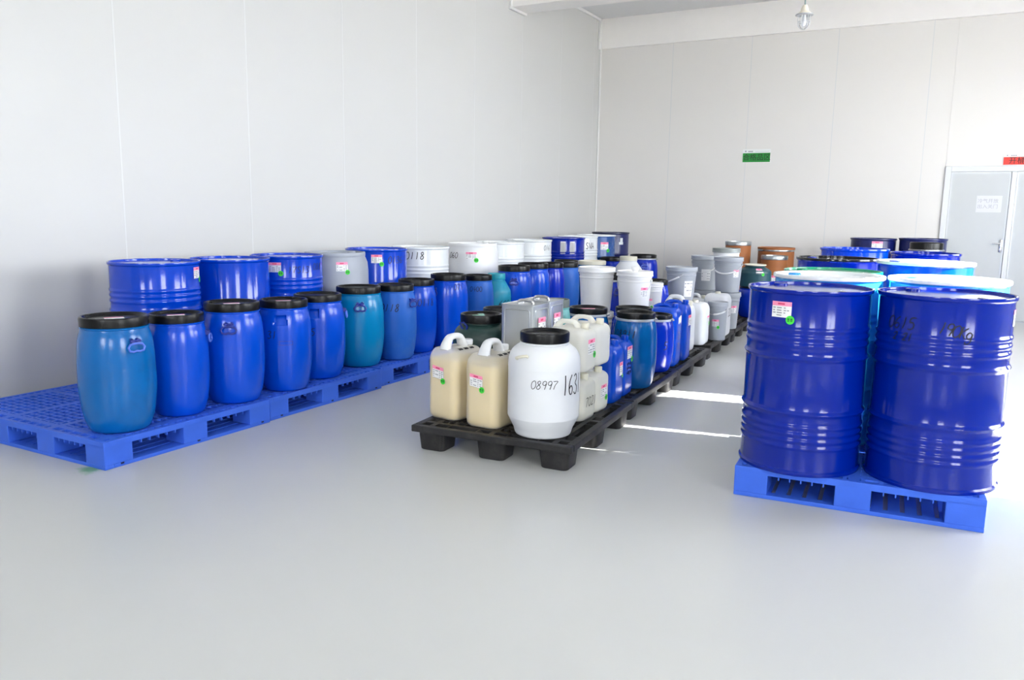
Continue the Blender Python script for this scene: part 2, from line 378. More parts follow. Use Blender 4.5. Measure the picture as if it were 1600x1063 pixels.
# ------------------------------------------------------------------ room
def build_room():
    bm = bmesh.new(); box(bm, XL-0.2, XR+0.2, YF-0.2, YB+0.2, -0.12, 0); struct('floor', bm, FLOOR)
    bm = bmesh.new(); box(bm, XL-0.2, XR+0.2, YF-0.2, YB+0.2, ZC, ZC+0.15); struct('ceiling', bm, CEIL)
    bm = bmesh.new(); box(bm, -40, 40, -40, 40, -0.5, -0.3); g = struct('ground', bm, GROUNDM)
    # left wall of sandwich panels, each panel a piece proud of the joint
    bm = bmesh.new(); box(bm, XL-0.15, XL-0.006, YF, YB+0.15, 0, ZC); wl = struct('wall_left', bm, TRIM)
    ys = [3.922-1.2435*k for k in range(7, 0, -1)]+[3.922+1.2435*k for k in range(0, 8)]
    ys = [y for y in ys if YF+0.05 < y < YB-0.05]
    edges = [YF]+ys+[YB]
    for a, b in zip(edges, edges[1:]):
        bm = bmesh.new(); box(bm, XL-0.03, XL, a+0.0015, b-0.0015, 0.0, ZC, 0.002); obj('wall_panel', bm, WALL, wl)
        if b < YB-0.1:
            bm = bmesh.new(); box(bm, XL-0.02, XL+0.001, b-0.006, b+0.006, 0.0, ZC); obj('joint_strip', bm, JOINT, wl)
    # back wall
    bm = bmesh.new(); box(bm, XL-0.15, XR+0.15, YB+0.006, YB+0.15, 0, ZC); wb = struct('wall_back', bm, TRIM)
    D0, D1, DH = -0.22, 1.46, 2.098
    xs = [XL]+[-4.2, -2.97, -1.74, -0.52]+[D0]
    for a, b in zip(xs, xs[1:]):
        bm = bmesh.new(); box(bm, a+0.0015, b-0.0015, YB, YB+0.03, 0, ZC, 0.002); obj('wall_panel', bm, WALL_LIGHTENED, wb)
        if b < D0-0.1:
            bm = bmesh.new(); box(bm, b-0.005, b+0.005, YB-0.001, YB+0.02, 0.0, ZC); obj('joint_strip', bm, JOINT, wb)
    bm = bmesh.new(); box(bm, D0, D1, YB, YB+0.03, DH, ZC, 0.002); obj('wall_panel', bm, WALL_LIGHTENED, wb)
    bm = bmesh.new(); box(bm, D1, XR, YB, YB+0.03, 0, ZC, 0.002); obj('wall_panel', bm, WALL_LIGHTENED, wb)
    # double door in the back wall
    bm = bmesh.new(); fw = 0.075
    box(bm, D0, D0+fw, YB-0.03, YB+0.04, 0, DH, 0.006); box(bm, D1-fw, D1, YB-0.03, YB+0.04, 0, DH, 0.006); box(bm, D0+fw, D1-fw, YB-0.03, YB+0.04, DH-fw, DH, 0.006)
    d = struct('door_1', bm, DOORF)
    mid = 0.605
    for a, b in ((D0+fw, mid-0.03), (mid+0.03, D1-fw)):
        bm = bmesh.new(); box(bm, a+0.004, b-0.004, YB-0.005, YB+0.03, 0.012, DH-fw-0.004, 0.004); lf = obj('door_leaf', bm, DOORM, d)
        bm = bmesh.new()   # thin edge profile round the leaf
        for q in ((a+0.006, a+0.02, 0.015, DH-fw-0.006), (b-0.02, b-0.006, 0.015, DH-fw-0.006)):
            box(bm, q[0], q[1], YB-0.01, YB, q[2], q[3])
        box(bm, a+0.02, b-0.02, YB-0.01, YB, DH-fw-0.02, DH-fw-0.006); obj('edge_profile', bm, ALU, lf)
        if a < 0:
            bm = bmesh.new(); box(bm, 0.515, 0.552, YB-0.022, YB-0.004, 0.94, 1.115, 0.008); obj('lock_plate', bm, METAL, lf, 40)
            bm = bmesh.new(); tube(bm, smoothpts([(0.533, YB-0.02, 1.06), (0.533, YB-0.055, 1.06), (0.51, YB-0.062, 1.06), (0.43, YB-0.06, 1.058)], 5), 0.009, 10); obj('lever_handle', bm, METAL, lf, 40)
            bm = bmesh.new(); tube(bm, [(0.533, YB-0.028, 0.985), (0.533, YB-0.018, 0.985)], 0.011, 14); obj('key_cylinder', bm, METAL, lf, 40)
    bm = bmesh.new(); box(bm, mid-0.03, mid+0.03, YB-0.034, YB+0.03, 0.01, DH-fw-0.002, 0.006); obj('meeting_stile', bm, DOORF, d)
    bm = bmesh.new(); box(bm, D0+fw, D1-fw, YB-0.03, YB+0.03, 0.0, 0.01, 0.002); obj('threshold', bm, ALU, d)
    # baseboards and trims
    bm = bmesh.new(); box(bm, XL, XL+0.018, YF, YB, 0, 0.045, 0.006); struct('baseboard_left', bm, mat('baseboard_grey', (176, 172, 166), 0.45, var=0.02))
    bm = bmesh.new(); box(bm, XL+0.018, D0, YB-0.018, YB, 0, 0.045, 0.006); struct('baseboard_back', bm, ALU)
    bm = bmesh.new(); box(bm, XL, XL+0.028, YB-0.028, YB, 0, 4.06, 0.01); struct('trim_1', bm, TRIM)
    bm = bmesh.new(); box(bm, XL, XL+0.04, YB-0.11, YB-0.05, 4.05, ZC, 0.006); struct('trim_2', bm, TRIM)
    bm = bmesh.new(); box(bm, XL, XL+0.04, 10.18, YB-0.05, ZC-0.04, ZC, 0.008); struct('trim_3', bm, TRIM)
    # ceiling beams
    bm = bmesh.new(); box(bm, XL, XR, YB-0.05, YB+0.0, 4.06, ZC, 0.004); struct('trim_4', bm, BEAM)
    bm = bmesh.new(); box(bm, XL, XR, 9.78, 10.18, 4.06, ZC, 0.005); struct('trim_5', bm, BEAM)
    bm = bmesh.new(); box(bm, XL, XL+0.035, 9.76, 10.20, 4.03, 4.065, 0.004); box(bm, XL, XL+0.035, 9.745, 9.785, 4.03, ZC, 0.004); struct('trim_6', bm, TRIM)
    for i, y in enumerate((4.9, 0.2)):
        bm = bmesh.new(); box(bm, XL, XR, y, y+0.4, 4.06, ZC, 0.005); struct('trim_%d' % (7+i), bm, BEAM)
    bm = bmesh.new(); box(bm, XR+0.18, XR+4.2, -0.8, 3.1, 3.4, 3.5); struct('added_sunshade', bm, TRIM)  # unseen shade added to keep direct sun out of the second right window
    bm = bmesh.new(); box(bm, XR+0.18, XR+4.7, 7.9, 13.2, 3.5, 3.6); struct('added_sunshade', bm, TRIM)  # likewise added, keeps the sun out of the invented far window
    # right and front walls with their windows, the farthest right one added for light
    def walled(name, axis, fixed, thick, a0, a1, wins):
        bm = bmesh.new(); ws = sorted(wins); cur = a0
        def put(p, q, z0, z1):
            if axis == 'y': box(bm, fixed, fixed+thick, p, q, z0, z1)
            else: box(bm, p, q, fixed-thick, fixed, z0, z1)
        for (p, q, z0, z1) in ws:
            put(cur, p, 0, ZC); put(p, q, 0, z0); put(p, q, z1, ZC); cur = q
        put(cur, a1, 0, ZC)
        struct(name, bm, WALL)
    walled('wall_right', 'y', XR, 0.18, YF, YB+0.15, WIN_RIGHT)
    walled('wall_front', 'x', YF, 0.18, XL-0.15, XR+0.18, WIN_FRONT)
    n = 0
    for axis, wins in (('y', WIN_RIGHT), ('x', WIN_FRONT)):
        for (p, q, z0, z1) in wins:
            n += 1; bm = bmesh.new(); t = 0.05
            nm = max(1, round((q-p)/0.75)); bars = [p+(q-p)*k/nm for k in range(nm+1)]
            def put(a, b, c, d_):
                if axis == 'y': box(bm, XR+0.05, XR+0.11, a, b, c, d_)
                else: box(bm, a, b, YF-0.11, YF-0.05, c, d_)
            for k, s in enumerate(bars):
                a = p if k == 0 else (q-t if k == nm else s-t/2); put(a, a+t, z0, z1)
            put(p, q, z0, z0+t); put(p, q, z1-t, z1); put(p, q, z0+(z1-z0)*0.66, z0+(z1-z0)*0.66+t)
            struct('window_%d' % n, bm, ALU)
build_room()

# ------------------------------------------------------------------ signs and lamp on the far side
def flat_sign(name, label, x0, x1, z0, z1, split, color, txt, tsize, group=None, tx=None):
    t = thing(name, label, 'sign', ((x0+x1)/2, YB, (z0+z1)/2), 0, group)
    cx, cz = (x0+x1)/2, (z0+z1)/2
    bm = bmesh.new(); box(bm, x0-cx, x1-cx, -0.008, 0, z0-cz, z1-cz, 0.002); obj('sign_board', bm, SIGN_WHITE, t)
    bm = bmesh.new(); box(bm, x0-cx+0.004, x1-cx-0.004, -0.0095, -0.007, z0-cz+0.004, split-cz); obj('colour_field', bm, color, t)
    W = Matrix.Translation(((tx if tx is not None else cx)-cx, -0.0105, (z0+split)/2-cz)) @ Matrix.Rotation(pi/2, 4, 'X')
    text_mesh(txt, tsize, 'sign_lettering', BLACKINK, t, W, sx=1.0)
    bm = bmesh.new(); hh = (z1-split); zc = (z1+split)/2-cz; L_ = x0-cx
    disc(bm, lambda s, z, e: (s, -0.0088, z), L_+0.045, zc, hh*0.22, 0, 0, 12)
    obj('emblem', bm, PRINT, t); bm = bmesh.new()
    for k in range(4): patch(bm, lambda s, z, e: (s, -0.0088, z), L_+0.085+0.018*k, L_+0.099+0.018*k, zc-hh*0.25, zc+hh*0.1, 0, 0, 1, 1)
    patch(bm, lambda s, z, e: (s, -0.0088, z), L_+0.19, L_+0.40, zc-hh*0.18, zc-hh*0.1, 0, 1, 1, 1)
    h_ = obj('header_print', bm, [PRINT, FAINT], t); h_['kind'] = 'stuff'
flat_sign('area_sign', 'small green rectangular sign with white top strip on the back wall', -3.015, -2.595, 2.194, 2.389, 2.334, SIGN_GREEN, '合格品区', 0.105, tx=-2.80)
flat_sign('area_sign', 'red rectangular sign with white top strip above the grey door', 0.455, 0.875, 2.108, 2.255, 2.213, SIGN_RED, '开桶房', 0.098, tx=0.665)
t = thing('paper_notice', 'pale paper notice taped to the grey door leaf', 'notice', (0.345, YB-0.0052, 1.59))
bm = bmesh.new(); box(bm, -0.15, 0.15, -0.0012, 0, -0.112, 0.112); obj('paper_sheet', bm, PAPERW, t)
for k, s in enumerate(('冷气开放', '出入关门')):
    text_mesh(s, 0.062, 'notice_lettering', FAINT, t, Matrix.Translation((-0.015, -0.0018, 0.038-0.075*k)) @ Matrix.Rotation(pi/2, 4, 'X'), extrude=0.0002)

def lamp():
    t = thing('pendant_lamp', 'caged glass pendant lamp hanging from the ceiling', 'lamp', (-1.48, 8.5, ZC))
    z = lambda v: v-ZC
    bm = bmesh.new(); tube(bm, [(0, 0, 0), (0, 0, z(3.395))], 0.007, 8); obj('cord', bm, mat('cord_grey', (120, 140, 138), 0.5, var=0.02), t)
    bm = bmesh.new(); lathe(bm, [(0.001, z(3.40)), (0.02, z(3.40)), (0.032, z(3.375)), (0.038, z(3.345)), (0.058, z(3.33)), (0.062, z(3.318)), (0.04, z(3.312)), (0.001, z(3.312))], 32); obj('lamp_cap', bm, mat('lamp_cream', (224, 216, 200), 0.4, var=0.03), t, 40)
    bm = bmesh.new(); lathe(bm, [(0.045, z(3.318)), (0.08, z(3.316)), (0.085, z(3.308)), (0.078, z(3.303)), (0.045, z(3.306))], 32); obj('cage_flange', bm, ALU, t, 40)
    bm = bmesh.new(); lathe(bm, [(0.043, z(3.312)), (0.044, z(3.25)), (0.04, z(3.21)), (0.028, z(3.19)), (0.001, z(3.184))], 24)
    gm = bpy.data.materials.new('lamp_glass'); gm.use_nodes = True; gb = gm.node_tree.nodes['Principled BSDF']; gb.inputs['Transmission Weight'].default_value = 0.9; gb.inputs['Roughness'].default_value = 0.12; gb.inputs['Base Color'].default_value = (0.93, 0.94, 0.94, 1); gb.inputs['IOR'].default_value = 1.2
    obj('glass_globe', bm, gm, t, 60)
    bm = bmesh.new(); lathe(bm, [(0.012, z(3.31)), (0.014, z(3.27)), (0.02, z(3.24)), (0.014, z(3.215)), (0.001, z(3.208))], 16); obj('bulb', bm, WHITE_PLASTIC, t, 60)
    for k in range(6):
        a = 2*pi*k/6+0.3; bm = bmesh.new()
        pr = [(0.056, 3.308), (0.056, 3.24), (0.05, 3.205), (0.03, 3.182), (0.004, 3.176)]
        tube(bm, [(r*cos(a), r*sin(a), z(h)) for r, h in pr], 0.003, 6); obj('cage_wire', bm, ALU, t)
    bm = bmesh.new(); tube(bm, [(0.055*cos(2*pi*k/24), 0.055*sin(2*pi*k/24), z(3.245)) for k in range(24)], 0.003, 6, closed=True); obj('cage_hoop', bm, ALU, t)
lamp()

# ------------------------------------------------------------------ pallets
PCACHE = {}
def blue_pallet(label, x, y, rz, W, D, H=0.153, nx=4, ny=3, group='blue plastic pallets', cell=(0.045, 0.075)):
    """corner (x, y) is the near right corner; W runs to local -x, D to local +y"""
    t = thing('blue_pallet', label, 'pallet', (x, y, 0), rz, group)
    key = (W, D, nx, ny)
    if key not in PCACHE:
        bx = 0.16; by = 0.17
        xs = [-W+(W-bx)*i/(nx-1) for i in range(nx)]; ys = [(D-by)*j/(ny-1) for j in range(ny)]
        parts = []
        bm = bmesh.new(); e = 0.03; top, bot = H, H-0.022
        for a in ((-W, 0, 0, e), (-W, 0, D-e, D), (-W, -W+e, e, D-e), (-e, 0, e, D-e)): box(bm, *a, bot-0.012, top, 0.003)
        x0, x1, y0, y1 = -W+e, -e, e, D-e
        n = int((D-2*e)/cell[0])
        for k in range(1, n): yy = y0+(y1-y0)*k/n; box(bm, x0, x1, yy-0.0075, yy+0.0075, bot, top-0.001)
        n = int((W-2*e)/cell[1])
        for k in range(1, n): xx = x0+(x1-x0)*k/n; box(bm, xx-0.009, xx+0.009, y0, y1, bot-0.006, top-0.0015)
        for xx in xs: box(bm, max(x0, xx+0.055), min(x1, xx+bx-0.055), y0, y1, bot-0.002, top-0.0005)
        for yy in ys: box(bm, x0, x1, max(y0, yy+0.065), min(y1, yy+by-0.065), bot-0.002, top-0.0003)
        parts.append(('deck', mesh_from(bm, 'deck', PALLET_BLUE), (0, 0, 0)))
        bm = bmesh.new(); box(bm, 0, bx, 0, by, 0.02, H-0.0222, 0.004); blk = mesh_from(bm, 'block', PALLET_BLUE)
        for xx in xs:
            for yy in ys: parts.append(('block', blk, (xx, yy, 0)))
        bm = bmesh.new()
        bw = 0.055
        for a in ((-W, 0, 0, bw), (-W, 0, D-bw, D), (-W, -W+bw, bw, D-bw), (-bw, 0, bw, D-bw), (-W+bw, -bw, D/2-0.06, D/2+0.06)): box(bm, *a, 0, 0.021, 0.003)
        nb = int(W/0.07)
        for k in range(1, nb):
            xx = -W+W*k/nb; box(bm, xx-0.026, xx+0.026, bw, D-bw, 0.002, 0.018)
        parts.append(('bottom_frame', mesh_from(bm, 'bottom_frame', PALLET_BLUE), (0, 0, 0)))
        # ribs standing in the fork openings under the deck edge
        bm = bmesh.new()
        for i in range(nx-1):
            for k in range(1, 6):
                xx = xs[i]+bx+(xs[i+1]-xs[i]-bx)*k/6
                box(bm, xx-0.003, xx+0.003, 0.001, 0.02, H-0.05, H-0.03)
        for j in range(ny-1):
            for k in range(1, 6):
                yy = ys[j]+by+(ys[j+1]-ys[j]-by)*k/6
                box(bm, -0.02, -0.001, yy-0.003, yy+0.003, H-0.05, H-0.03)
        parts.append(('edge_rib', mesh_from(bm, 'edge_rib', PALLET_BLUE), (0, 0, 0)))
        bm = bmesh.new(); box(bm, -0.004, 0.0008, 0, 0.02, 0.012, 0.022); sl = mesh_from(bm, 'drain_slot', mat('slot_dark', (20, 26, 80), 0.6, var=0.02))
        for yy in ys: parts.append(('drain_slot', sl, (0, yy+by*0.55, 0)))
        PCACHE[key] = parts
    for n_, me, lc in PCACHE[key]:
        o = link(n_, me, t, lc)
        if n_ == 'edge_rib': o['kind'] = 'stuff'
    return t

LP = [(-3.848, 2.565, 0.0), (-3.866, 3.765, 0.0), (-3.905, 4.985, 0.0), (-3.89, 6.19, 0.0), (-3.89, 7.39, 0.0), (-3.87, 8.59, 0.0), (-3.72, 9.79, 0.0), (-3.73, 10.99, 0.0)]
LPL = ['blue plastic grid pallet in the left corner, nearest of the left row', 'blue plastic pallet, second from the camera in the left row', 'blue plastic pallet, third from the camera in the left row',
       'blue plastic pallet, fourth of the left row, behind the pale jerrycans', 'blue plastic pallet, fifth of the left row, under barrels', 'blue plastic pallet, sixth of the left row, under barrels',
       'blue plastic pallet, last but one of the left row near the corner', 'blue plastic pallet at the far end of the left row']
for (x, y, r), lb in zip(LP, LPL): blue_pallet(lb, x, y, r, 1.48, 1.18, nx=4, ny=3, group='blue pallets along the left wall')
RP = [(0.2246, 4.0228, 0.065), (0.17, 5.20, 0.03), (0.14, 6.35, 0.02), (0.10, 7.52, 0.0), (0.14, 10.3, 0.0), (0.08, 11.47, 0.0)]
RPL = ['blue plastic pallet under the two nearest blue steel drums on the right', 'blue plastic pallet, second of the right row, under the green headed drum', 'blue plastic pallet, third of the right row, under the black lidded drum',
       'blue plastic pallet, fourth of the right row', 'blue plastic pallet, last but one of the right row', 'blue plastic pallet against the back wall under two navy drums']
for (x, y, r), lb in zip(RP, RPL): blue_pallet(lb, x, y, r, 1.10, 1.12, nx=3, ny=3, group='blue pallets in the right row')

BP = {}
def black_pallet(label, x, y, rz, W=1.0, D=1.18, H=0.15):
    t = thing('black_pallet', label, 'pallet', (x, y, 0), rz, 'black pallets down the middle')
    key = (W, D)
    if key not in BP:
        parts = []
        bm = bmesh.new(); e = 0.045
        for a in ((-W, 0, 0, e), (-W, 0, D-e, D), (-W, -W+e, e, D-e), (-e, 0, e, D-e)): box(bm, *a, H-0.04, H, 0.006)
        xs = [-W+0.115, -W/2, -0.115]; ys = [0.115, D/2, D-0.115]
        # deck webs: bands between cups, diagonals in the fields
        for xx in xs: box(bm, xx-0.016, xx+0.016, e, D-e, H-0.028, H-0.001)
        for yy in ys: box(bm, -W+e, -e, yy-0.016, yy+0.016, H-0.028, H-0.0012)
        for i in range(2):
            for j in range(2):
                x0, x1, y0, y1 = xs[i]+0.07, xs[i+1]-0.07, ys[j]+0.07, ys[j+1]-0.07
                for k in range(5):
                    for s in (0, 1):
                        f0 = k/4.0
                        a = Vector((x0+(x1-x0)*f0, y0, 0)); b = Vector((x1-(x1-x0)*f0*0.0, y0+(y1-y0)*(1-f0), 0)) if s == 0 else Vector((x0, y0+(y1-y0)*f0, 0))
                        if s == 1: a = Vector((x0+(x1-x0)*f0, y0, 0))
                        d = b-a
                        if d.length < 0.05: continue
                        nrm = Vector((-d.y, d.x, 0)).normalized()*0.005
                        q = [a+nrm, a-nrm, b-nrm, b+nrm]
                        vs = [bm.verts.new((v.x, v.y, H-0.024)) for v in q]+[bm.verts.new((v.x, v.y, H-0.002)) for v in q]
                        for w_ in ((0,1,2,3),(4,7,6,5),(0,4,5,1),(1,5,6,2),(2,6,7,3),(3,7,4,0)): bm.faces.new([vs[v] for v in w_])
                n = 7
                for k in range(n+1):
                    yy = ys[j]+(ys[j+1]-ys[j])*k/n; box(bm, xs[i], xs[i+1], yy-0.005, yy+0.005, H-0.026, H-0.003)
                    xx = xs[i]+(xs[i+1]-xs[i])*k/n; box(bm, xx-0.005, xx+0.005, ys[j], ys[j+1], H-0.026, H-0.0035)
        parts.append(('deck', mesh_from(bm, 'deck', PALLET_BLACK), (0, 0, 0)))
        # hollow tapered foot cup
        bm = bmesh.new()
        def loop(hw, z, r):
            out = []
            for (cx_, cy_, a0) in ((1, 1, 0), (-1, 1, pi/2), (-1, -1, pi), (1, -1, 1.5*pi)):
                for k in range(5):
                    a = a0+pi/2*k/4; out.append(bm.verts.new((cx_*(hw-r)+r*cos(a), cy_*(hw-r)+r*sin(a), z)))
            return out
        Ls = [loop(0.085, 0.03, 0.03), loop(0.092, H-0.002, 0.03)]
        Ls = [loop(0.055, 0.012, 0.025), loop(0.075, H-0.02, 0.03), loop(0.095, H-0.0015, 0.035), loop(0.102, H-0.0015, 0.038), loop(0.092, H-0.03, 0.036), loop(0.080, 0.004, 0.03), loop(0.076, 0.0, 0.03)]
        bm.verts.ensure_lookup_table()
        for v in [v for v in bm.verts if not v.link_faces][:40]: bm.verts.remove(v)
        for a, b in zip(Ls, Ls[1:]):
            for k in range(len(a)): bm.faces.new((a[k], a[(k+1) % len(a)], b[(k+1) % len(b)], b[k]))
        bm.faces.new(Ls[0]); bm.faces.new(list(reversed(Ls[-1])))
        leg = mesh_from(bm, 'leg', PALLET_BLACK, 35)
        for xx in xs:
            for yy in ys: parts.append(('leg', leg, (xx, yy, 0)))
        BP[key] = parts
    for n_, me, lc in BP[key]: link(n_, me, t, lc)
BPS = [(-1.705, 3.80, 0.07, 'black plastic pallet nearest the camera under the yellow jerrycans'), (-1.80, 5.02, 0.05, 'black plastic pallet, second of the middle row, with sunlit edge'),
       (-1.87, 6.24, 0.05, 'black plastic pallet, third of the middle row'), (-1.975, 7.60, 0.05, 'black plastic pallet, fourth of the middle row, under the small grey bucket'),
       (-2.035, 8.82, 0.05, 'black plastic pallet, fifth of the middle row, under stacked grey buckets'), (-1.93, 10.03, 0.03, 'black plastic pallet, sixth of the middle row under the bottle green jar stack'),
       (-1.95, 11.24, 0.0, 'black plastic pallet at the back wall under brown fibre drums')]
for i, (x, y, r, lb) in enumerate(BPS): black_pallet(lb, x, y, r, W=1.0 if i < 5 else 1.05, D=1.19 if i < 5 else 1.17)
ZP, ZB = 0.153, 0.150

# ------------------------------------------------------------------ drums
def steel_profile(R, h, rings=True):
    rb = R*0.972; p = [(R*0.94, 0.0), (R*0.99, 0.0), (R, 0.006), (R, 0.016), (rb, 0.024)]
    def bumps(z0, z1, n, amp, dz=0.0055):
        k = int((z1-z0)/dz)
        for i in range(k+1):
            z = z0+(z1-z0)*i/k; p.append((rb+amp*(0.5-0.5*cos(2*pi*n*(z-z0)/(z1-z0))), z))
    if rings:
        bumps(h*0.135, h*0.285, 4, 0.0055)
        bumps(h*0.318, h*0.36, 1, 0.0095)
        bumps(h*0.615, h*0.657, 1, 0.0095)
        bumps(h*0.69, h*0.81, 3, 0.0055)
    else:
        bumps(h*0.32, h*0.36, 1, 0.007); bumps(h*0.63, h*0.67, 1, 0.007)
    p += [(rb, h-0.03), (rb, h-0.024), (R, h-0.016), (R*1.003, h-0.008), (R, h-0.001), (R*0.985, h), (R*0.965, h-0.003), (R*0.957, h-0.018)]
    return p
DC = {}
def steel_drum(label, x, y, R, h, body, head=None, rings=True, group=None, z=ZP, rot=None, bungs=True, rim=None, bung_ang=2.6, ring=None):
    t = thing('steel_drum', label, 'drum', (x, y, z), face_cam(x, y) if rot is None else rot, group)
    prof = steel_profile(R, h, rings)
    key = ('sd', R, h, rings, body.name)
    if key not in DC:
        bm = bmesh.new(); lathe(bm, prof, 96, cap0=True); DC[key] = mesh_from(bm, 'body', body, 38)
    link('body', DC[key], t)
    key = ('sh', R, h, (head or body).name)
    if key not in DC:
        bm = bmesh.new(); r = R*0.9575
        lathe(bm, [(r, h-0.017), (r*0.97, h-0.015), (r*0.93, h-0.0125), (r*0.9, h-0.0125), (r*0.4, h-0.012), (0.002, h-0.012)], 64, cap1=True); DC[key] = mesh_from(bm, 'drum_head', head or body, 30)
    link('drum_head', DC[key], t)
    if bungs:
        for a, r in ((bung_ang, 0.034), (bung_ang+pi, 0.02)):
            bm = bmesh.new(); lathe(bm, [(r, 0), (r, 0.008), (r*0.9, 0.0105), (r*0.5, 0.0105), (r*0.45, 0.007), (0.001, 0.007)], 20, cap0=True)
            b = obj('bung', bm, METAL if r < 0.03 else body, t, 35); b.location = (R*0.74*cos(a), R*0.74*sin(a), h-0.0127)
    if rim or ring:
        bm = bmesh.new(); mt = rim or ring
        lathe(bm, [(R*0.954, h-0.0155), (R*0.956, h+0.002), (R*0.965, h+0.004), (R*1.008, h+0.004), (R*1.014, h-0.002), (R*1.012, h-0.012), (R*1.003, h-0.015)], 72); obj('clamp_ring', bm, mt, t, 35)
    return t, cyl_map(prof, 0, R), prof, R
def at(prof, R, phi): return cyl_map(prof, phi, R)
def U(u): return asin(max(-0.98, min(0.98, u)))

# right row
G1 = 'blue and coloured steel drums in the right row'
d, _, pf, R = steel_drum('glossy blue steel drum with pink-headed label, front left of the right row', -0.616, 4.212, 0.294, 0.895, STEEL_BLUE, bung_ang=2.3, group=G1)
sticker(d, at(pf, R, U(-0.42)), 0.80)
d, _, pf, R = steel_drum('glossy blue steel drum marked 0615, front right of the right row', -0.021, 4.288, 0.294, 0.895, STEEL_BLUE, bung_ang=2.3, group=G1)
writing(d, at(pf, R, U(-0.60)), '0615', 0.765, 0.055, width=0.005, slant=0.25, adv=0.66)
writing(d, at(pf, R, U(-0.55)), '2.21', 0.703, 0.035, width=0.0045, slant=0.25)
f = at(pf, R, U(0.17)); writing(d, lambda s, z, e: f(s, z-0.2*s, e), '190Kg', 0.75, 0.055, width=0.005, slant=0.3, adv=0.52)
sticker(d, at(pf, R, radians(84)), 0.80, dot=False)
steel_drum('sky blue steel drum with top whitened for sun glare behind the label drum', -0.61, 4.804, 0.291, 0.915, STEEL_SKY, head=STEEL_WHITE, group=G1, rim=STEEL_WHITE)  # white head and added ring stand in for blown-out sunlight
steel_drum('sky blue steel drum with top whitened for sun glare, behind the drum marked 0615', -0.018, 4.878, 0.291, 0.918, STEEL_SKY, head=STEEL_WHITE, group=G1, rim=STEEL_WHITE)  # sun glare put into the white of head and ring
steel_drum('steel drum with a bright green top, third of the right row', -0.668, 5.43, 0.291, 0.905, STEEL_GREEN, group=G1)
steel_drum('blue steel drum with top whitened for sun glare, right side, third in its row', -0.165, 5.90, 0.289, 0.955, STEEL_BLUE2, head=STEEL_WHITE, group=G1, rings=False, rim=STEEL_WHITE)  # reflected sun painted as a white head and ring
steel_drum('blue steel drum with shiny black top, behind the green topped drum', -0.785, 6.62, 0.296, 0.925, STEEL_BLUE, head=mat('black_gloss_lid', (16, 16, 20), 0.12, var=0.02), group=G1, rim=mat('black_gloss_lid', (16, 16, 20), 0.12))
steel_drum('bright blue open-rim drum behind the black topped drum', -0.80, 7.90, 0.29, 0.955, STEEL_BLUE2, group=G1, rings=False, rim=STEEL_BLUE2)
steel_drum('blue steel drum in front of the two navy drums by the door', -0.235, 8.22, 0.29, 0.923, STEEL_BLUE, group=G1, rings=False, rim=STEEL_BLUE)
d, _, pf, R = steel_drum('navy steel drum by the back wall, left of the pair near the door', -0.985, 11.98, 0.29, 0.951, STEEL_NAVY, rings=False, rim=STEEL_NAVY, group=G1)
sticker(d, at(pf, R, U(0.18)), 0.87, w=0.14, h=0.1, dot=False)
steel_drum('navy steel drum by the back wall, right of the pair beside the door', -0.385, 11.98, 0.29, 0.965, STEEL_NAVY, rings=False, rim=STEEL_NAVY, group=G1)

# left back row of large drums
G2 = 'large drums along the left wall'
XB = -4.72
d, _, pf, R = steel_drum('large glossy blue ribbed steel drum, nearest of the wall row', XB, 3.60, 0.29, 0.876, STEEL_BLUE2, group=G2, bung_ang=0.9)
sticker(d, at(pf, R, U(0.92)), 0.80)
steel_drum('large plain blue steel drum without label, second of the wall row', XB, 4.245, 0.288, 0.868, STEEL_BLUE2, rings=False, group=G2)
d, _, pf, R = steel_drum('large blue ribbed steel drum marked 17S13, third of the wall row', XB, 4.832, 0.287, 0.870, STEEL_BLUE2, group=G2)
sticker(d, at(pf, R, U(-0.33)), 0.785); writing(d, at(pf, R, U(0.32)), '17S13', 0.765, 0.05, width=0.005); writing(d, at(pf, R, U(0.82)), '088', 0.785, 0.05, width=0.005)
d, _, pf, R = steel_drum('large blue steel drum marked 0136, beside the grey drum', XB, 5.985, 0.287, 0.884, STEEL_BLUE2, group=G2, rings=False)
sticker(d, at(pf, R, U(0.0)), 0.80); writing(d, at(pf, R, U(0.62)), '0136', 0.79, 0.06, width=0.006)
d, _, pf, R = steel_drum('white ribbed steel drum marked 118 by the left wall', XB, 6.69, 0.29, 0.88, STEEL_WHITE, group=G2)
writing(d, at(pf, R, U(-0.2)), '0118', 0.80, 0.07, width=0.007)
steel_drum('white ribbed steel drum behind the rounded white drum', XB, 8.315, 0.29, 0.886, STEEL_WHITE, group=G2)
d, _, pf, R = steel_drum('white ribbed steel drum just before the blue striped label drum', XB, 9.05, 0.29, 0.893, STEEL_WHITE, group=G2)
writing(d, at(pf, R, U(0.8)), '016', 0.80, 0.06, width=0.005)
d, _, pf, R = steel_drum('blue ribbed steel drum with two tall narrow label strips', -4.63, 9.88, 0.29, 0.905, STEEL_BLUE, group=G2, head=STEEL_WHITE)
for u in (-0.02, 0.42):
    bm = bmesh.new(); fm = at(pf, R, U(u)); patch(bm, fm, -0.035, 0.035, 0.70, 0.86, 0.0015, 0, 4, 1)
    for k in range(7): patch(bm, fm, -0.03+0.009*k, -0.026+0.009*k, 0.71, 0.85, 0.0019, 1, 1, 1)
    obj('barcode_strip', bm, [PAPER, PRINT], d)
d, _, pf, R = steel_drum('pale grey ribbed steel drum stencilled SWA', -4.745, 10.60, 0.29, 0.912, STEEL_WHITE, group=G2)
writing(d, at(pf, R, U(0.64)), 'SWA', 0.78, 0.085, width=0.011, slant=0, material=INKB, adv=0.72, squeeze=0.85, name='stencilled_letters')
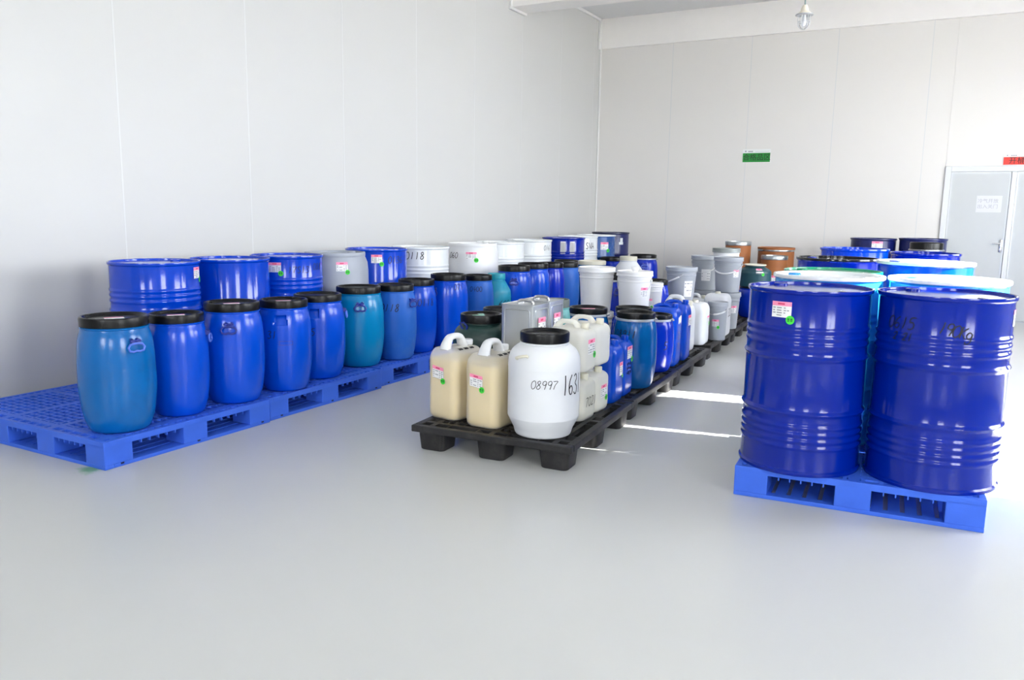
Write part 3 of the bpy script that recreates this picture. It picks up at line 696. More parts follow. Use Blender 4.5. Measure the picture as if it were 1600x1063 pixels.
d, _, pf, R = steel_drum('teal blue smooth steel drum with pale rim near the room corner', XB, 11.215, 0.29, 0.912, STEEL_TEALBLUE, rings=False, group=G2, head=STEEL_WHITE, rim=STEEL_WHITE)
sticker(d, at(pf, R, U(0.45)), 0.76, w=0.13, h=0.11)
d, _, pf, R = steel_drum('navy steel drum in the far left corner of the room', -4.755, 11.875, 0.29, 0.938, STEEL_NAVY, rings=False, group=G2, rim=mat('navy_rim', (28, 34, 70), 0.3, var=0.03))
bm = bmesh.new(); fm = at(pf, R, U(0.58)); patch(bm, fm, -0.04, 0.04, 0.76, 0.80, 0.0015, 0, 3, 1); patch(bm, fm, -0.02, 0.03, 0.80, 0.86, 0.0015, 0, 3, 1); obj('paint_mark', bm, STEEL_WHITE, d)

# rounded plastic drums in the back row
def plastic_drum(label, x, y, R, h, m, group, top=0.9):
    t = thing('plastic_drum', label, 'drum', (x, y, ZP), face_cam(x, y), group)
    prof = [(R*0.9, 0), (R*0.95, 0.004), (R*0.98, 0.02), (R*0.985, 0.05), (R, 0.08), (R, h*0.33), (R*1.012, h*0.35), (R, h*0.37), (R, h*0.64), (R*1.012, h*0.66), (R, h*0.68), (R*0.995, h*0.82), (R*0.97, h*0.9), (R*top, h*0.955), (R*(top+0.01), h*0.965), (R*(top+0.012), h*0.99), (R*top, h), (R*(top-0.035), h), (R*(top-0.05), h-0.02)]
    bm = bmesh.new(); lathe(bm, prof, 80, cap0=True); obj('body', bm, m, t, 45)
    bm = bmesh.new(); r = R*(top-0.049); lathe(bm, [(r, h-0.02), (r*0.6, h-0.017), (0.002, h-0.016)], 56, cap1=True); obj('drum_head', bm, m, t, 40)
    for a in (0.6, 0.6+pi):
        bm = bmesh.new(); lathe(bm, [(0.036, 0), (0.036, 0.014), (0.03, 0.018), (0.001, 0.018)], 20, cap0=True); b = obj('bung', bm, m, t, 35); b.location = (R*0.6*cos(a), R*0.6*sin(a), h-0.018)
    return t, prof, R
d, pf, R = plastic_drum('large grey plastic drum with pink-headed label in the wall row', XB, 5.41, 0.285, 0.872, GREY_PLASTIC, G2)
sticker(d, at(pf, R, U(0.2)), 0.76)
d, pf, R = plastic_drum('large white plastic drum with rounded top and green sticker', XB, 7.69, 0.29, 0.887, WHITE_PLASTIC, G2, 0.93)
writing(d, at(pf, R, U(-0.72)), '060', 0.76, 0.06, width=0.006); sticker(d, at(pf, R, U(-0.05)), 0.76, w=0.12)

# ------------------------------------------------------------------ blue barrels with black lids
def barrel_profile(R, h, shape='barrel'):
    if shape == 'barrel':
        sp = [(0.66, 0.0), (0.76, 0.012), (0.83, 0.05), (0.905, 0.13), (0.96, 0.24), (0.99, 0.34), (0.999, 0.40), (1.0, 0.48), (0.996, 0.58), (0.983, 0.68), (0.957, 0.77), (0.92, 0.835), (0.88, 0.875), (0.858, 0.9)]
        top = 0.9
    elif shape == 'keg':      # straight sides, strong shoulder, narrower lid
        sp = [(0.70, 0.0), (0.76, 0.006), (0.79, 0.02), (0.83, 0.068), (0.885, 0.105), (0.945, 0.148), (0.992, 0.182), (1.0, 0.20), (1.0, 0.30), (1.0, 0.40), (1.0, 0.66), (1.006, 0.665), (1.004, 0.68), (0.99, 0.74), (0.95, 0.79), (0.88, 0.83), (0.78, 0.86), (0.70, 0.878), (0.66, 0.885)]
        top = 0.885
    else:                     # jar: conical shoulder to a narrow neck
        sp = [(0.86, 0.0), (0.95, 0.015), (1.0, 0.06), (1.0, 0.60), (1.01, 0.61), (1.0, 0.63), (0.985, 0.68), (0.93, 0.74), (0.62, 0.87), (0.585, 0.885), (0.58, 0.91)]
        top = 0.9
    out = smoothpts([(r*R, z*h) for r, z in sp], 3)
    return out, top
def ring_handle(t, prof, h, phi, m, zf=0.80, size=1.15):
    f = cyl_map(prof, phi, 1.0); zz = h*zf; bm = bmesh.new(); a = -pi/2+phi; r0 = rint(prof, zz)
    def P(s, z, out): # local tangent frame at the handle
        return ((r0+out)*cos(a)-s*sin(a), (r0+out)*sin(a)+s*cos(a), z)
    for s0, s1 in ((-0.02, -0.008), (0.008, 0.02)):
        vs = []
        for s, z, o_ in ((s0, zz-0.012, -0.012), (s1, zz-0.012, -0.012), (s1, zz+0.02, -0.014), (s0, zz+0.02, -0.014), (s0, zz-0.012, 0.02), (s1, zz-0.012, 0.02), (s1, zz+0.012, 0.014), (s0, zz+0.012, 0.014)): vs.append(bm.verts.new(P(s*size, z, o_*size)))
        for q in ((0,1,2,3),(4,7,6,5),(0,4,5,1),(1,5,6,2),(2,6,7,3),(3,7,4,0)): bm.faces.new([vs[i] for i in q])
    tube(bm, [P(-0.026*size, zz+0.004, 0.012*size), P(0.026*size, zz+0.004, 0.012*size)], 0.006*size, 8)
    br = obj('handle_bracket', bm, HANDLE_DARK, t, 35)
    bm = bmesh.new()
    loop = [(-0.012, -0.008), (-0.03, -0.012), (-0.04, -0.026), (-0.034, -0.042), (-0.016, -0.046), (0.0, -0.042), (0.016, -0.046), (0.034, -0.042), (0.04, -0.026), (0.03, -0.012), (0.012, -0.008)]
    tube(bm, [P(s*size, zz+dz*size, 0.016*size+(-dz)*0.12) for s, dz in loop], 0.0055*size, 8, closed=True)
    obj('carry_ring', bm, m, br, 50)
def barrel(label, x, y, R, h, body, z=ZP, lid=LID_BLACK, ring=None, shape='barrel', handles=(0.5,), hm=None, group=None, recess=None, phi_off=0.0, lid_r=None, name='plastic_barrel', cat='barrel', lidlabel=False, scrap=None):
    t = thing(name, label, cat, (x, y, z), face_cam(x, y), group)
    prof, tp = barrel_profile(R, h, shape)
    mod = None; seg = 72; pp = prof
    if recess:
        seg = 144; z0, z1 = h*0.74, h*0.845
        extra = [h*(0.70+0.005*k) for k in range(40)]
        zs = sorted(set([round(p[1], 5) for p in prof]+[round(e, 5) for e in extra]))
        pp = [(rint(prof, z_), z_) for z_ in zs]
        ph = [(-pi/2+q) % (2*pi) for q in recess]
        def mod(a, z_):
            d_ = 0
            for q in ph:
                da = abs((a-q+pi) % (2*pi)-pi)*R
                wz = 0.042+0.10*max(0, (z1-z_))*0.5
                if da < wz and z0 < z_ < z1: d_ = -0.004-0.026*((z_-z0)/(z1-z0))**0.8
            return d_
    bm = bmesh.new(); lathe(bm, pp, seg, cap0=True, mod=mod)
    lr = (lid_r if lid_r else pp[-1][0]*1.035)
    nr = pp[-1][0]
    lathe(bm, [(nr, h*tp-0.002), (nr*1.035, h*tp+0.002), (nr*1.035, h*tp+0.008), (nr, h*tp+0.01), (nr*0.98, h*tp+0.012)], seg, cap1=True)
    obj('body', bm, body, t, 35)
    z0 = h*tp+0.0105; bm = bmesh.new()
    lathe(bm, [(lr*0.96, z0), (lr*0.99, z0+0.002), (lr, h-0.012), (lr*0.985, h-0.003), (lr*0.955, h), (lr*0.9, h-0.001), (lr*0.865, h-0.012), (lr*0.84, h-0.018), (lr*0.5, h-0.017), (0.003, h-0.016)], 72, cap0=True, cap1=True)
    lo = obj('lid', bm, lid, t, 32)
    if lidlabel:
        bm = bmesh.new(); fm = flat_top_map(0, 0, h-0.0155, 0.1); patch(bm, fm, -0.05, 0.05, -0.06, 0.01, 0.0, 0, 1, 1); patch(bm, fm, -0.05, 0.05, 0.01, 0.035, 0.0, 1, 1, 1)
        obj('lid_label', bm, [PAPER, PINK], lo)
    if scrap:
        bm = bmesh.new(); fm = flat_top_map(-0.01, 0.01, h-0.0155, 0.2)
        patch(bm, fm, -0.05, 0.03, -0.05, 0.02, 0.0005, 0, 2, 1); patch(bm, fm, -0.005, 0.035, 0.0, 0.07, 0.003, 0, 2, 1); obj('paper_scrap', bm, mat('scrap_paper_green', (170, 214, 200), 0.6, var=0.02), lo)
    if ring:
        bm = bmesh.new(); a, b = h*tp-0.004, h*tp+0.014
        lathe(bm, [(lr*0.97, a), (lr*1.04, a+0.001), (lr*1.055, (a+b)/2), (lr*1.04, b-0.001), (lr*0.97, b)], 72); rg = obj('clamp_ring', bm, ring, t, 50)
        bm = bmesh.new(); an = radians(-20); c = Vector((lr*1.06*cos(an), lr*1.06*sin(an), (a+b)/2)); tg = Vector((-sin(an), cos(an), 0))
        tube(bm, [c-tg*0.025, c+tg*0.025], 0.008, 8); obj('clamp_lever', bm, METAL, rg, 40)
    for q in handles: ring_handle(t, prof, h, q, hm or HANDLE_BLUE)
    return t, prof, R

GF = 'plastic barrels in the front line of the left row'
def fb(label, x, y, R, h, body, **k): return barrel(label, x, y, R, h, body, group=GF, **k)
d, pf, R = fb('teal blue barrel with pale ring handle, nearest of the left row', -4.051, 2.813, 0.201, 0.640, PE_TEAL, handles=(U(0.48), U(0.48)+pi), lidlabel=True)
d, pf, R = fb('plain deep blue barrel right behind the nearest teal barrel', -4.057, 3.222, 0.178, 0.612, PE_BLUE, handles=(radians(80), radians(260)), lidlabel=True)
d, pf, R = fb('bright blue barrel with folded dark handle, third from the camera', -4.037, 3.632, 0.194, 0.645, PE_BLUE, handles=(U(-0.12), U(-0.12)+pi), hm=HANDLE_DARK, lidlabel=True)
d, pf, R = fb('blue barrel with moulded grip pocket marked 31, fourth from the camera', -4.013, 4.064, 0.183, 0.625, PE_BLUE, handles=(), recess=(U(-0.15), U(-0.15)+pi), lidlabel=True)
writing(d, at(pf, R, U(-0.45)), '31', 0.40, 0.05, width=0.005)
bm = bmesh.new(); fm = at(pf, R, U(0.05))
for a in ((-0.045, 0.045, 0.330, 0.333), (-0.045, 0.045, 0.355, 0.358), (-0.045, -0.042, 0.333, 0.355), (0.042, 0.045, 0.333, 0.355)): patch(bm, fm, *a, 0.0015, 0, 4, 1)
obj('moulded_frame', bm, HANDLE_DARK, d)
d, pf, R = fb('blue barrel marked 5 with moulded grip pocket, fifth from the camera', -4.10, 4.50, 0.196, 0.622, PE_BLUE, handles=(radians(85),), recess=(U(-0.2),))
writing(d, at(pf, R, U(-0.2)), '5', 0.36, 0.05, width=0.005)
d, pf, R = fb('cyan barrel with dark blue handle, sixth from the camera', -4.146, 5.022, 0.199, 0.636, PE_CYAN, handles=(U(0.05), U(0.05)+pi), hm=HANDLE_DARK)
d, pf, R = fb('faded greyish blue barrel marked 0118, after the cyan barrel', -4.075, 5.41, 0.176, 0.627, PE_FADED, handles=(radians(52),), hm=HANDLE_DARK)
writing(d, at(pf, R, U(-0.3)), '0118', 0.445, 0.06, width=0.006, slant=0.25)
d, pf, R = fb('clean blue barrel marked 0118, behind the faded barrel', -4.135, 5.795, 0.18, 0.642, PE_BLUE, handles=(radians(-85),), hm=HANDLE_DARK)
writing(d, at(pf, R, U(0.5)), '0118', 0.45, 0.06, width=0.005, slant=0.1)
d, pf, R = fb('blue barrel marked 071 with a handle on its left side', -4.05, 6.18, 0.184, 0.668, PE_BLUE, handles=(U(-0.7),), hm=HANDLE_DARK)
writing(d, at(pf, R, U(0.55)), '071', 0.56, 0.05, width=0.005, slant=0.1)
d, pf, R = fb('small muted blue barrel marked 0400', -4.05, 6.70, 0.158, 0.628, PE_FADED, handles=())
writing(d, at(pf, R, U(-0.1)), '0400', 0.50, 0.045, width=0.005, slant=0.05)
d, pf, R = barrel('turquoise jar with conical shoulder and turquoise lid in the left row', -4.03, 7.03, 0.15, 0.622, PE_TURQ, lid=LID_TURQ, shape='jar', handles=(), group=GF, name='plastic_jar', cat='jar')
writing(d, at(pf, R, U(0.55)), '605', 0.33, 0.06, width=0.006, slant=0.25)
fb('blue barrel with a front ring handle behind the turquoise jar', -4.03, 7.40, 0.19, 0.684, PE_BLUE, handles=(U(0.0),), hm=HANDLE_DARK)
fb('blue barrel without visible handle, behind the ring handle barrel', -4.02, 7.81, 0.188, 0.69, PE_BLUE, handles=())
fb('blue barrel with handle at its left edge, left of the white buckets', -4.02, 8.25, 0.165, 0.674, PE_DEEP, handles=(U(-0.65),), hm=HANDLE_DARK)
fb('dull blue barrel half hidden by the tall white bucket', -4.045, 8.70, 0.172, 0.651, PE_FADED, handles=())
fb('barrel of which mainly the black lid shows below the white drums', -4.235, 9.13, 0.168, 0.655, PE_DEEP, handles=())
fb('blue barrel with a pale cream lid behind the white buckets', -4.13, 9.70, 0.205, 0.625, PE_TEAL, lid=HANDLE_CREAM, handles=())
fb('barrel with black lid below the teal blue drum near the corner', -4.32, 10.88, 0.20, 0.612, PE_DEEP, handles=())
barrel('pale cream jar with conical shoulder at the far end of the left row', -3.93, 10.5, 0.20, 0.655, PE_NATURAL_SOLID, lid=HANDLE_CREAM, shape='jar', handles=(), group=GF, name='plastic_jar', cat='jar')
fb('blue barrel with black lid at the far right end of the left row', -3.965, 11.2, 0.215, 0.652, PE_DEEP, handles=(U(0.1),), ring=RING_WHITE)

# barrels of the middle row
GC = 'barrels and jars in the middle row'
d, pf, R = barrel('large white barrel with black lid marked 08997', -1.971, 3.991, 0.203, 0.586, PE_NATURAL_SOLID, z=ZB, shape='keg', lid_r=0.139, handles=(), group=GC)
writing(d, at(pf, R, U(0.0)), '08997', 0.318, 0.046, width=0.0034, slant=0.18, adv=0.64, e=0.0012)
writing(d, at(pf, R, U(0.80)), '1631', 0.312, 0.11, width=0.007, slant=0, material=INKB, adv=0.7, squeeze=0.52, name='stencilled_number')
for q in (U(-0.62), U(-0.62)+pi):
    bm = bmesh.new(); fm = cyl_map(pf, q, R)
    tube(bm, [fm(s, z_, o_) for s, z_, o_ in ((-0.035, 0.448, 0.0), (-0.03, 0.455, 0.014), (-0.01, 0.462, 0.02), (0.02, 0.470, 0.02), (0.035, 0.472, 0.014), (0.036, 0.465, 0.0))], 0.008, 8); obj('handle_lug', bm, HANDLE_CREAM, d, 50)
d, pf, R = barrel('dark green barrel with black lid and blue loop handle behind the jerrycans', -2.69, 4.50, 0.185, 0.58, PE_DKGREEN, z=ZB, shape='keg', lid_r=0.139, handles=(), group=GC, scrap=True)
bm = bmesh.new(); fm = cyl_map(pf, U(-0.66), R); tube(bm, [fm(s, z_, o_) for s, z_, o_ in ((-0.03, 0.49, 0.0), (-0.035, 0.505, 0.03), (-0.03, 0.53, 0.055), (0.0, 0.535, 0.05), (0.02, 0.51, 0.03), (0.01, 0.49, 0.0))], 0.006, 8); obj('loop_handle', bm, HANDLE_DARK, d, 50)
barrel('dark barrel with black lid just behind the dark green barrel', -2.82, 5.0, 0.178, 0.56, PE_DKGREEN, z=ZB, shape='keg', lid_r=0.134, handles=(), group=GC)
barrel('pale teal container with grey-green lid beside the tin cans', -2.39, 5.0, 0.108, 0.65, PE_PALEGREEN, z=ZB, lid=LID_GREYGREEN, handles=(), group=GC)
barrel('blue barrel with a paper label lying on its black lid', -2.29, 5.335, 0.158, 0.57, PE_TEAL, z=ZB, ring=RING_WHITE, handles=(U(0.75),), hm=HANDLE_DARK, lidlabel=True, group=GC)
d, pf, R = barrel('blue barrel with pale clamp ring marked 08911 in the middle row', -1.971, 5.462, 0.158, 0.545, PE_TEAL, z=ZB, ring=RING_WHITE, handles=(), group=GC)
writing(d, at(pf, R, U(-0.5)), '08911', 0.40, 0.05, width=0.005, slant=0.2)
barrel('barrel whose black lid peeps out behind the barrel marked 08911', -2.105, 5.775, 0.156, 0.54, PE_DEEP, z=ZB, handles=(), group=GC)
d, pf, R = barrel('smaller blue barrel with pale clamp ring beside the tall blue jerrycan', -2.05, 6.115, 0.158, 0.456, PE_DEEP, z=ZB, ring=RING_WHITE, handles=(), group=GC)
writing(d, at(pf, R, U(0.6)), '5', 0.22, 0.06, width=0.006); writing(d, at(pf, R, U(-0.05)), '0', 0.31, 0.04, width=0.004)
barrel('blue barrel with pale ring squeezed between the two white bucket stacks', -2.79, 7.13, 0.165, 0.68, PE_DEEP, z=ZB, ring=RING_WHITE, handles=(U(0.2),), hm=HANDLE_DARK, group=GC)
barrel('blue barrel with black lid between white bucket and grey bucket', -2.575, 7.62, 0.152, 0.603, PE_DEEP, z=ZB, handles=(), group=GC)
barrel('blue barrel at the end of the middle row with a green jar on it', -2.13, 10.08, 0.19, 0.385, PE_DEEP, z=ZB, shape='barrel', handles=(), group=GC, lid_r=0.165)
d, pf, R = barrel('bottle green jar with white lid set on a blue barrel', -2.13, 10.08, 0.195, 0.265, PE_GREENISH, z=ZB+0.385, lid=HANDLE_CREAM, shape='jar', handles=(), lid_r=0.132, group=GC, name='plastic_jar', cat='jar')
sticker(d, at(pf, R, U(0.3)), 0.19, w=0.09, h=0.06, e=0.002)
barrel('blue barrel with black ringed lid in front of the right navy drum', -0.306, 10.85, 0.205, 0.948, PE_DEEP, z=ZP, ring=RING_STEEL, handles=(), group=G1, lid_r=0.183)

# ------------------------------------------------------------------ jerrycans
def rrect(bm, hx, hy, r, z, n=6, cx=0, cy=0):
    out = []; r = min(r, hx*0.98, hy*0.98)
    for (sx, sy, a0) in ((1, 1, 0), (-1, 1, pi/2), (-1, -1, pi), (1, -1, 1.5*pi)):
        for k in range(n+1):
            a = a0+pi/2*k/n; out.append(bm.verts.new((cx+sx*(hx-r)+r*cos(a), cy+sy*(hy-r)+r*sin(a), z)))
    return out
def loft(bm, loops, c0=True, c1=True):
    for a, b in zip(loops, loops[1:]):
        for k in range(len(a)): bm.faces.new((a[k], a[(k+1) % len(a)], b[(k+1) % len(b)], b[k]))
    if c0: bm.faces.new(list(reversed(loops[0])))
    if c1: bm.faces.new(loops[-1])
def jerrycan(label, x, y, z, rz, W, D, hb, hh, body, cap=None, liquid=None, level=0.0, handle_axis='y', group=None, band=True, mark=False, flat_handle=False):
    """W across local x, D along local y, hb body height, hh height of the handle above it"""
    t = thing('jerrycan', label, 'jerrycan', (x, y, z), rz, group)
    rc = 0.3*min(W, D)*0.75
    bm = bmesh.new(); hx, hy = W/2, D/2
    rings = [(0.78, 0.0), (0.88, 0.006), (0.95, 0.018), (0.985, 0.035), (1.0, 0.055)]
    L_ = [rrect(bm, hx-hx*(1-s)*0.5, hy-hx*(1-s)*0.5, rc, zz) for s, zz in rings]
    for s, zz in ((1.0, hb*0.30), (0.994, hb*0.31), (0.994, hb*0.60), (1.0, hb*0.61), (1.0, hb*0.80)):
        L_.append(rrect(bm, hx*s, hy*s, rc, zz))
    for q in range(1, 8):
        a = pi/2*q/8; sh = 0.2*hb
        L_.append(rrect(bm, hx-(1-cos(a))*hx*0.34, hy-(1-cos(a))*hx*0.34, rc*(1-0.15*q/8), hb*0.80+sh*sin(a)*0.98))
    L_.append(rrect(bm, hx*0.45, hy-hx*0.55, rc*0.7, hb))
    loft(bm, L_); obj('body', bm, body, t, 50)
    if liquid:
        bm = bmesh.new(); g = 0.004
        Q = [rrect(bm, hx-hx*(1-s)*0.5-g, hy-hx*(1-s)*0.5-g, rc-g, zz+g) for s, zz in rings]+[rrect(bm, hx*0.992-g, hy*0.992-g, rc-g, hb*level)]
        loft(bm, Q); obj('liquid', bm, liquid, t, 50)
    # handle
    if hh > 0:
        ln = (D if handle_axis == 'y' else W)
        bm = bmesh.new(); k0 = -0.36*ln; k1 = 0.16*ln; zb = hb-0.012
        path = [(k0, zb), (k0+0.012, zb+hh*0.45), (k0+0.035, zb+hh*0.9), (k0+0.06, zb+hh), ((k0+k1)/2, zb+hh*1.02), (k1-0.05, zb+hh), (k1-0.02, zb+hh*0.85), (k1, zb+hh*0.3), (k1+0.006, zb)]
        path = smoothpts(path, 4)
        pts = [((0, a, b) if handle_axis == 'y' else (a, 0, b)) for a, b in path]
        wdt = [(0.026 if hh > 0.06 else 0.019)+0.016*(abs(2*i/(len(pts)-1)-1))**2 for i in range(len(pts))]
        tube(bm, pts, wdt, 12, flat=0.7); obj('handle', bm, body if not liquid else PE_NATURAL_SOLID, t, 50)
        # screw cap on its neck behind the handle
        bm = bmesh.new(); r = 0.027 if hh > 0.06 else 0.021
        lathe(bm, [(r*1.1, -0.004), (r*1.1, 0.006), (r, 0.006), (r, 0.012)], 24); 
        lathe(bm, [(r*1.18, 0.010), (r*1.2, 0.014), (r*1.2, 0.036), (r*1.1, 0.041), (0.002, 0.041)], 24, cap0=True)
        c = obj('screw_cap', bm, cap or body, t, 40); ps = 0.36*ln
        c.location = ((0, ps-0.005, hb-0.01) if handle_axis == 'y' else (ps-0.005, 0, hb-0.01))
    if mark:
        bm = bmesh.new(); fm = flat_top_map(hx*0.42, -0.0, hb-0.001, 0)
        for k in range(3): patch(bm, lambda s, tt, e: (s, tt, hb*0.80+0.2*hb*0.98*sqrt(max(0, 1-min(1, ((s-(hx*0.66))/(hx*0.34)))**2))+0.0018 if s > hx*0.66 else hb+0.0005), hx*0.62, hx*0.80, -0.08+0.05*k, -0.045+0.05*k, 0, 0, 4, 1)
        obj('marker_scrawl', bm, INK, t)
    return t
GJ = 'jerrycans in the middle row'
t = jerrycan('yellow liquid jerrycan with white handle, front left corner of the middle row', -2.605, 4.07, ZB, -0.16, 0.235, 0.29, 0.43, 0.075, PE_NATURAL, cap=PE_NATURAL_SOLID, liquid=LIQUID, level=0.845, group=GJ, mark=True)
sticker(t, front_map(-0.02, -0.145), 0.285, tilt=-0.12, w=0.088, h=0.072)
t = jerrycan('yellow liquid jerrycan standing beside the white barrel', -2.318, 4.025, ZB, -0.06, 0.235, 0.29, 0.43, 0.075, PE_NATURAL, cap=PE_NATURAL_SOLID, liquid=LIQUID, level=0.845, group=GJ, mark=True)
sticker(t, front_map(-0.025, -0.145), 0.275, tilt=-0.12, w=0.088, h=0.072)
# translucent small cans, two on two
SJ = dict(W=0.27, D=0.225, hb=0.25, hh=0.045, handle_axis='x', group=GJ)
t = jerrycan('small milky jerrycan marked 7021, lower front one of the stack by the white barrel', -1.995, 4.405, ZB, 0.0, body=PE_CREAM, cap=HANDLE_CREAM, liquid=CLEARISH, level=0.78, **SJ)
writing(t, right_map(0.135, 0.01), '7021', 0.115, 0.055, width=0.005)
t = jerrycan('small milky jerrycan with pink label, lower rear one of the stack by the white barrel', -2.01, 4.655, ZB, 0.0, body=PE_CREAM, cap=HANDLE_CREAM, liquid=CLEARISH, level=0.7, **SJ)
sticker(t, right_map(0.135, -0.0), 0.13, w=0.09, h=0.08)
SJ2 = dict(SJ); SJ2['hb'] = 0.258
t = jerrycan('small milky jerrycan with pink label and green sticker, upper front one of the stack', -2.0, 4.41, ZB+0.299, 0.0, body=PE_CREAM, cap=HANDLE_CREAM, **SJ2)
sticker(t, right_map(0.135, 0.0), 0.15, w=0.10, h=0.09)
t = jerrycan('small milky jerrycan without label, upper rear one of the stack', -2.01, 4.66, ZB+0.299, 0.0, body=PE_CREAM, cap=HANDLE_CREAM, **SJ2)
def scrawl(t, xf, yc, zc, n=3, w=0.05):
    bm = bmesh.new(); fm = right_map(xf, yc)
    for k in range(n):
        tube(bm, [fm(-w+2*w*i/6, zc-0.03*k+0.012*((-1)**i)*(0.5+random.random()), 0.001) for i in range(7)], 0.0016, 4)
    obj('marker_scrawl', bm, INK, t)
BJ = dict(hh=0.026, handle_axis='x', group=GJ)
t = jerrycan('short blue jerrycan just behind the milky jerrycan stack', -2.005, 4.93, ZB, 0.02, 0.25, 0.215, 0.385, body=PE_BLUE, cap=PE_BLUE, **BJ)
sticker(t, right_map(0.125, 0.03), 0.22, w=0.06, h=0.09)
t = jerrycan('short blue jerrycan with scrawl, in front of the barrel marked 08911', -2.02, 5.16, ZB, 0.02, 0.245, 0.215, 0.385, body=PE_BLUE, cap=PE_BLUE, **BJ)
sticker(t, right_map(0.1225, 0.0), 0.30, w=0.10, h=0.085); scrawl(t, 0.1225, 0.0, 0.22)
t = jerrycan('tall blue jerrycan with torn paper label', -2.06, 6.42, ZB, 0.05, 0.235, 0.225, 0.485, body=PE_BLUE, cap=PE_BLUE, **BJ)
bm = bmesh.new(); fm = right_map(0.1175, 0.02)
pts = [(-0.045, 0.35), (-0.02, 0.345), (0.0, 0.36), (0.03, 0.34), (0.045, 0.36), (0.045, 0.41), (0.02, 0.415), (-0.02, 0.405), (-0.05, 0.40)]
bm.faces.new([bm.verts.new(fm(a, b, 0.0015)) for a, b in pts]); obj('torn_label', bm, PAPER, t)
writing(t, right_map(0.1175, 0.0), '2', 0.25, 0.06, width=0.005); writing(t, right_map(0.1175, 0.0), '71', 0.16, 0.06, width=0.005)
t = jerrycan('tall blue jerrycan with pink-headed label, rear of the blue pair', -2.07, 6.74, ZB, 0.05, 0.235, 0.225, 0.485, body=PE_BLUE, cap=PE_BLUE, **BJ)
sticker(t, right_map(0.1175, 0.02), 0.34, w=0.10, h=0.09, dot=False)
t = jerrycan('white jerrycan with a long top handle behind the blue jerrycans', -2.19, 7.19, ZB, 0.05, 0.29, 0.24, 0.43, 0.075, PE_NATURAL_SOLID, cap=HANDLE_CREAM, handle_axis='x', group=GJ)
t = jerrycan('slim white jerrycan between the blue pair and the small grey bucket', -2.165, 7.66, ZB, 0.05, 0.25, 0.26, 0.40, 0.0, PE_NATURAL_SOLID, group=GJ)
bm = bmesh.new(); lathe(bm, [(0.03, 0.39), (0.03, 0.42), (0.026, 0.424), (0.001, 0.424)], 20, cap0=True); obj('screw_cap', bm, HANDLE_CREAM, t, 40)
sticker(t, right_map(0.125, 0.03), 0.24, w=0.09, h=0.07)
t = jerrycan('small white jerrycan wedged between grey bucket stacks', -2.375, 8.46, ZB, 0.05, 0.20, 0.20, 0.36, 0.05, PE_NATURAL_SOLID, cap=HANDLE_CREAM, handle_axis='x', group=GJ)
t = jerrycan('squat white jerrycan with faded print behind the small grey bucket', -2.13, 8.37, ZB, 0.05, 0.25, 0.27, 0.43, 0.0, PE_NATURAL_SOLID, group=GJ)
bm = bmesh.new(); lathe(bm, [(0.028, 0.42), (0.028, 0.445), (0.024, 0.45), (0.001, 0.45)], 20, cap0=True); obj('screw_cap', bm, HANDLE_CREAM, t, 40)
writing(t, right_map(0.125, 0.0), '32', 0.24, 0.08, width=0.008, material=INKB)

# ------------------------------------------------------------------ square tin cans, two on two
def tin_can(label, x, y, z, rz, group, lab=None):
    W = D = 0.232; H = 0.336; t = thing('tin_can', label, 'can', (x, y, z), rz, group)
    bm = bmesh.new()
    L_ = [rrect(bm, W/2, D/2, 0.014, 0.0, 3), rrect(bm, W/2, D/2, 0.014, 0.008, 3), rrect(bm, W/2-0.003, D/2-0.003, 0.012, 0.010, 3), rrect(bm, W/2-0.003, D/2-0.003, 0.012, H-0.010, 3), rrect(bm, W/2, D/2, 0.014, H-0.008, 3), rrect(bm, W/2, D/2, 0.014, H, 3), rrect(bm, W/2-0.004, D/2-0.004, 0.012, H, 3), rrect(bm, W/2-0.006, D/2-0.006, 0.012, H-0.006, 3)]
    loft(bm, L_); obj('body', bm, TINPLATE, t, 30)
    for k in range(4):      # pressed panel beads, one frame on every side
        bm = bmesh.new(); a = k*pi/2; u0, u1, v0, v1 = -0.088, 0.088, 0.03, H-0.03
        o_ = W/2-0.002
        pts = []
        for (cx_, cz_, a0) in ((u1-0.015, v1-0.015, 0), (u0+0.015, v1-0.015, pi/2), (u0+0.015, v0+0.015, pi), (u1-0.015, v0+0.015, 1.5*pi)):
            for j in range(4):
                b = a0+pi/2*j/3; u = cx_+0.015*cos(b); v = cz_+0.015*sin(b)
                pts.append((u*cos(a)+o_*sin(a), u*sin(a)-o_*cos(a), v))
        tube(bm, pts, 0.004, 6, closed=True); obj('panel_bead', bm, TINPLATE, t, 50)
    if not lab: return t
    bm = bmesh.new(); tube(bm, smoothpts([(-0.05, 0.0, H-0.006), (-0.045, 0.0, H+0.012), (-0.02, 0, H+0.018), (0.02, 0, H+0.018), (0.045, 0, H+0.012), (0.05, 0, H-0.006)], 4), 0.005, 8, flat=2.0); obj('carry_handle', bm, METAL, t, 50)
    bm = bmesh.new(); lathe(bm, [(0.024, 0), (0.024, 0.008), (0.02, 0.01), (0.001, 0.01)], 18, cap0=True); c = obj('screw_cap', bm, METAL, t, 40); c.location = (-0.07, 0.07, H-0.007)
    if lab: sticker(t, right_map(W/2+0.001, 0.0), 0.20, w=0.10, h=0.11)
    return t
GT = 'stacked square tin cans'
for lb, x, y, z, r, l in (('square tin can at the bottom of the front tin stack', -2.345, 4.465, ZB, 0.0, 0), ('square tin can at the bottom of the rear tin stack', -2.365, 4.725, ZB, 0.0, 0),
                          ('shiny square tin can on top of the front tin stack, plain panel facing front', -2.345, 4.465, ZB+0.337, 0.0, 1), ('shiny square tin can on top of the rear tin stack', -2.365, 4.725, ZB+0.337, 0.02, 1)):
    tin_can(lb, x, y, z, r, GT, l)

